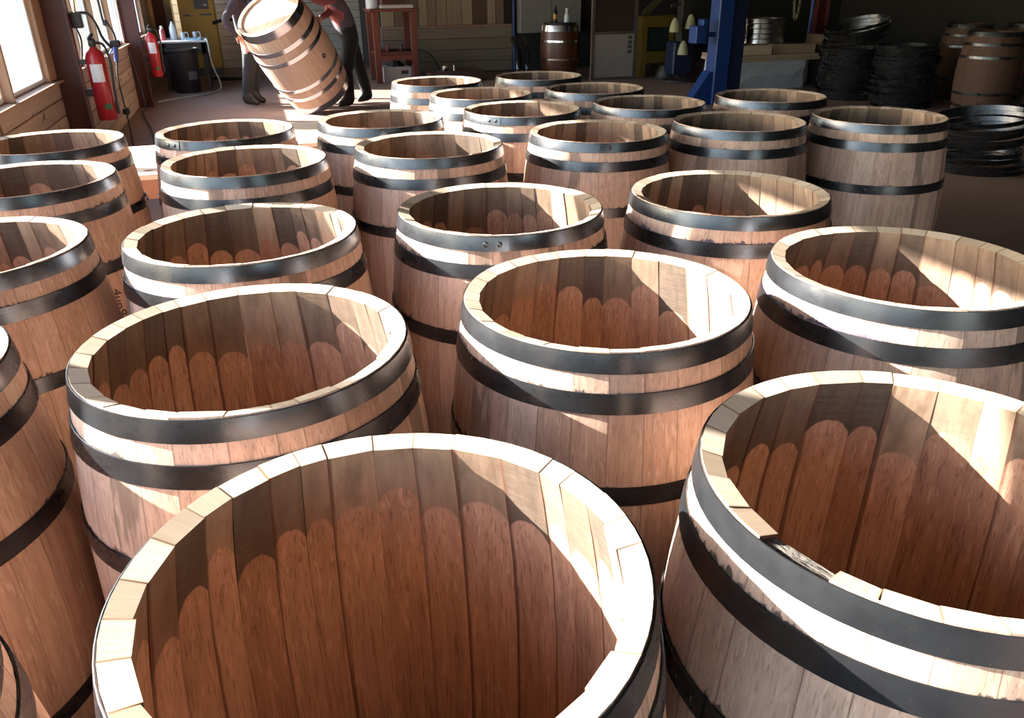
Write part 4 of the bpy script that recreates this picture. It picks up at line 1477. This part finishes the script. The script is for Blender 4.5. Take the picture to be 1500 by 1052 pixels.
# tiny spacers keep the bright hoops apart
for k in range(4):
    sp = MB().box(-0.345, 0.345, -0.02, 0.02, 0, 0.0115).build('spacer_lath', TIMD)
    sp.location = (xs + 0.88, ys + 0.60, zb1 + 0.132 + k * 0.072 + 0.0603)
    tag(sp, 'thin lath resting on the %s bright hoop of the timber pile' % ('lowest', 'second lowest', 'middle', 'second highest')[k], 'lath', 'laths between the bright hoops')
t = thing('dark_carton', 'dark carton standing beside the wrapped bale', 'box', (xs + 1.95, ys + 0.3, 0))
MB().box(-0.33, 0.33, -0.3, 0.3, 0, 0.52, c=0.01).build('body', plain('dark_card', (0.05, 0.042, 0.036), 0.7), t)
MB().box(-0.335, 0.335, -0.04, 0.04, 0.5195, 0.5225).build('tape', plain('card_tape', (0.09, 0.075, 0.06), 0.4), t)
tag(MB().box(-0.30, 0.30, -0.22, 0.22, 0, 0.22, c=0.01).build('dark_timber_pile', TIMD), 'dark timber block lying on the dark carton', 'timber').location = (xs + 1.95, ys + 0.3, 0.524)

rc = aty(1201, 20, 12.2)
c = MB()
c.box(-0.10, 0.10, -0.008, 0.008, 0, ZC - 0.001)
c.box(-0.11, -0.10, -0.09, 0.09, 0, ZC - 0.001)
c.box(0.10, 0.11, -0.09, 0.09, 0, ZC - 0.001)
trim += 1
o = c.build('trim_%d' % trim, plain('column_red_inner', (0.14, 0.035, 0.035), 0.5))
struct(o, 'dark red steel column among the stored hoops')
o.location = (rc.x, 12.2, 0)
o = tag(MB().tube([(rc.x - 0.2, 12.15, 0), (rc.x - 0.2, 12.15, ZC)], 0.03, 10).build('blue_conduit', BLUEP, None, True), 'dark blue pipe rising beside the inner red column', 'pipe')
# brass-coloured hanging chain
t = thing('hanging_chain', 'loop of pale chain hanging before the inner red column', 'chain', (aty(1165, 20, 11.6).x, 11.6, 0.95))
lk = MB()
lk.tube([(0.018 * math.cos(a), 0, 0.028 * math.sin(a)) for a in [2 * PI * i / 12 for i in range(13)]], 0.005, 6)
lkm = lk.mesh('chain_link', plain('chain_brass', (0.5, 0.45, 0.30), 0.35, 0.8), True)
cps = [Vector((-0.06, 0, 2.6))] + [Vector((-0.06, 0, 2.6 - 0.25 * i)) for i in range(1, 9)] + [Vector((-0.05, 0, 0.35)), Vector((-0.02, 0, 0.05)), Vector((0.03, 0, 0.02)), Vector((0.06, 0, 0.25))] + [Vector((0.06, 0, 0.5 + 0.25 * i)) for i in range(9)]
dense = spline(cps, 12)
acc, last, nl = 0.0, dense[0], 0
for p in dense[1:]:
    acc += (p - last).length
    if acc >= 0.045:
        l_ = link('chain_link', lkm, t)
        l_.location = p
        dv = (p - last)
        l_.rotation_euler = (0, math.atan2(dv.x, dv.z) if dv.length > 0 else 0, 0)
        if nl % 2:
            l_.rotation_euler = (0, l_.rotation_euler.y, PI / 2)
        nl += 1
        acc = 0.0
    last = p

# ------------------------------------------------------------------ piles of black hoops
bh_big = loose_hoop(HOOP, 0.40, 0.04, 0.011)
bh_mid = loose_hoop(HOOP, 0.36, 0.04, 0.011)


NTH = ('bottom', 'second', 'third', 'fourth', 'fifth', 'sixth', 'seventh', 'eighth', 'ninth', 'tenth', 'eleventh', 'twelfth',
       'thirteenth', 'fourteenth', 'fifteenth', 'sixteenth', 'seventeenth', 'eighteenth', 'nineteenth', 'twentieth')


def hoop_pile(cx_, cy_, n, step, label, group, seed, tilt=0.0, loose=0.03):
    rg = random.Random(seed)
    z = 0.001
    nt_ = 5 if tilt else 0
    for k in range(n):
        o_ = link('loose_hoop', bh_big if rg.random() < 0.6 else bh_mid, None)
        tl = tilt if k >= n - nt_ else 0
        if tilt and k == n - nt_:
            z += math.sin(tilt) * 0.42
        o_.location = (cx_ + rg.uniform(-loose, loose), cy_ + rg.uniform(-loose, loose), z)
        o_.rotation_euler = (0, -tl, rg.uniform(0, 6.28) if not tl else 0)
        nm = 'top' if k == n - 1 else NTH[k]
        tag(o_, 'black hoop, %s up from the floor in %s' % (nm, label) if k not in (0, n - 1)
            else 'black steel hoop at the %s of %s' % (nm, label), 'hoop', group)
        z += step / math.cos(tl)


hoop_pile(7.95, 9.68, 20, 0.044, 'the pile with tilted top', 'hoops in the tilted pile', 1, R(13))
hoop_pile(8.06, 8.80, 17, 0.044, 'the straight tall pile', 'hoops in the straight pile', 2)
hoop_pile(5.98, 5.50, 9, 0.044, 'the low heap nearest the barrel rows', 'hoops in the low heap', 3, R(7), 0.05)
hoop_pile(6.90, 5.20, 4, 0.044, 'the lowest heap', 'hoops in the lowest heap', 6)

# finished barrels stored in the dark
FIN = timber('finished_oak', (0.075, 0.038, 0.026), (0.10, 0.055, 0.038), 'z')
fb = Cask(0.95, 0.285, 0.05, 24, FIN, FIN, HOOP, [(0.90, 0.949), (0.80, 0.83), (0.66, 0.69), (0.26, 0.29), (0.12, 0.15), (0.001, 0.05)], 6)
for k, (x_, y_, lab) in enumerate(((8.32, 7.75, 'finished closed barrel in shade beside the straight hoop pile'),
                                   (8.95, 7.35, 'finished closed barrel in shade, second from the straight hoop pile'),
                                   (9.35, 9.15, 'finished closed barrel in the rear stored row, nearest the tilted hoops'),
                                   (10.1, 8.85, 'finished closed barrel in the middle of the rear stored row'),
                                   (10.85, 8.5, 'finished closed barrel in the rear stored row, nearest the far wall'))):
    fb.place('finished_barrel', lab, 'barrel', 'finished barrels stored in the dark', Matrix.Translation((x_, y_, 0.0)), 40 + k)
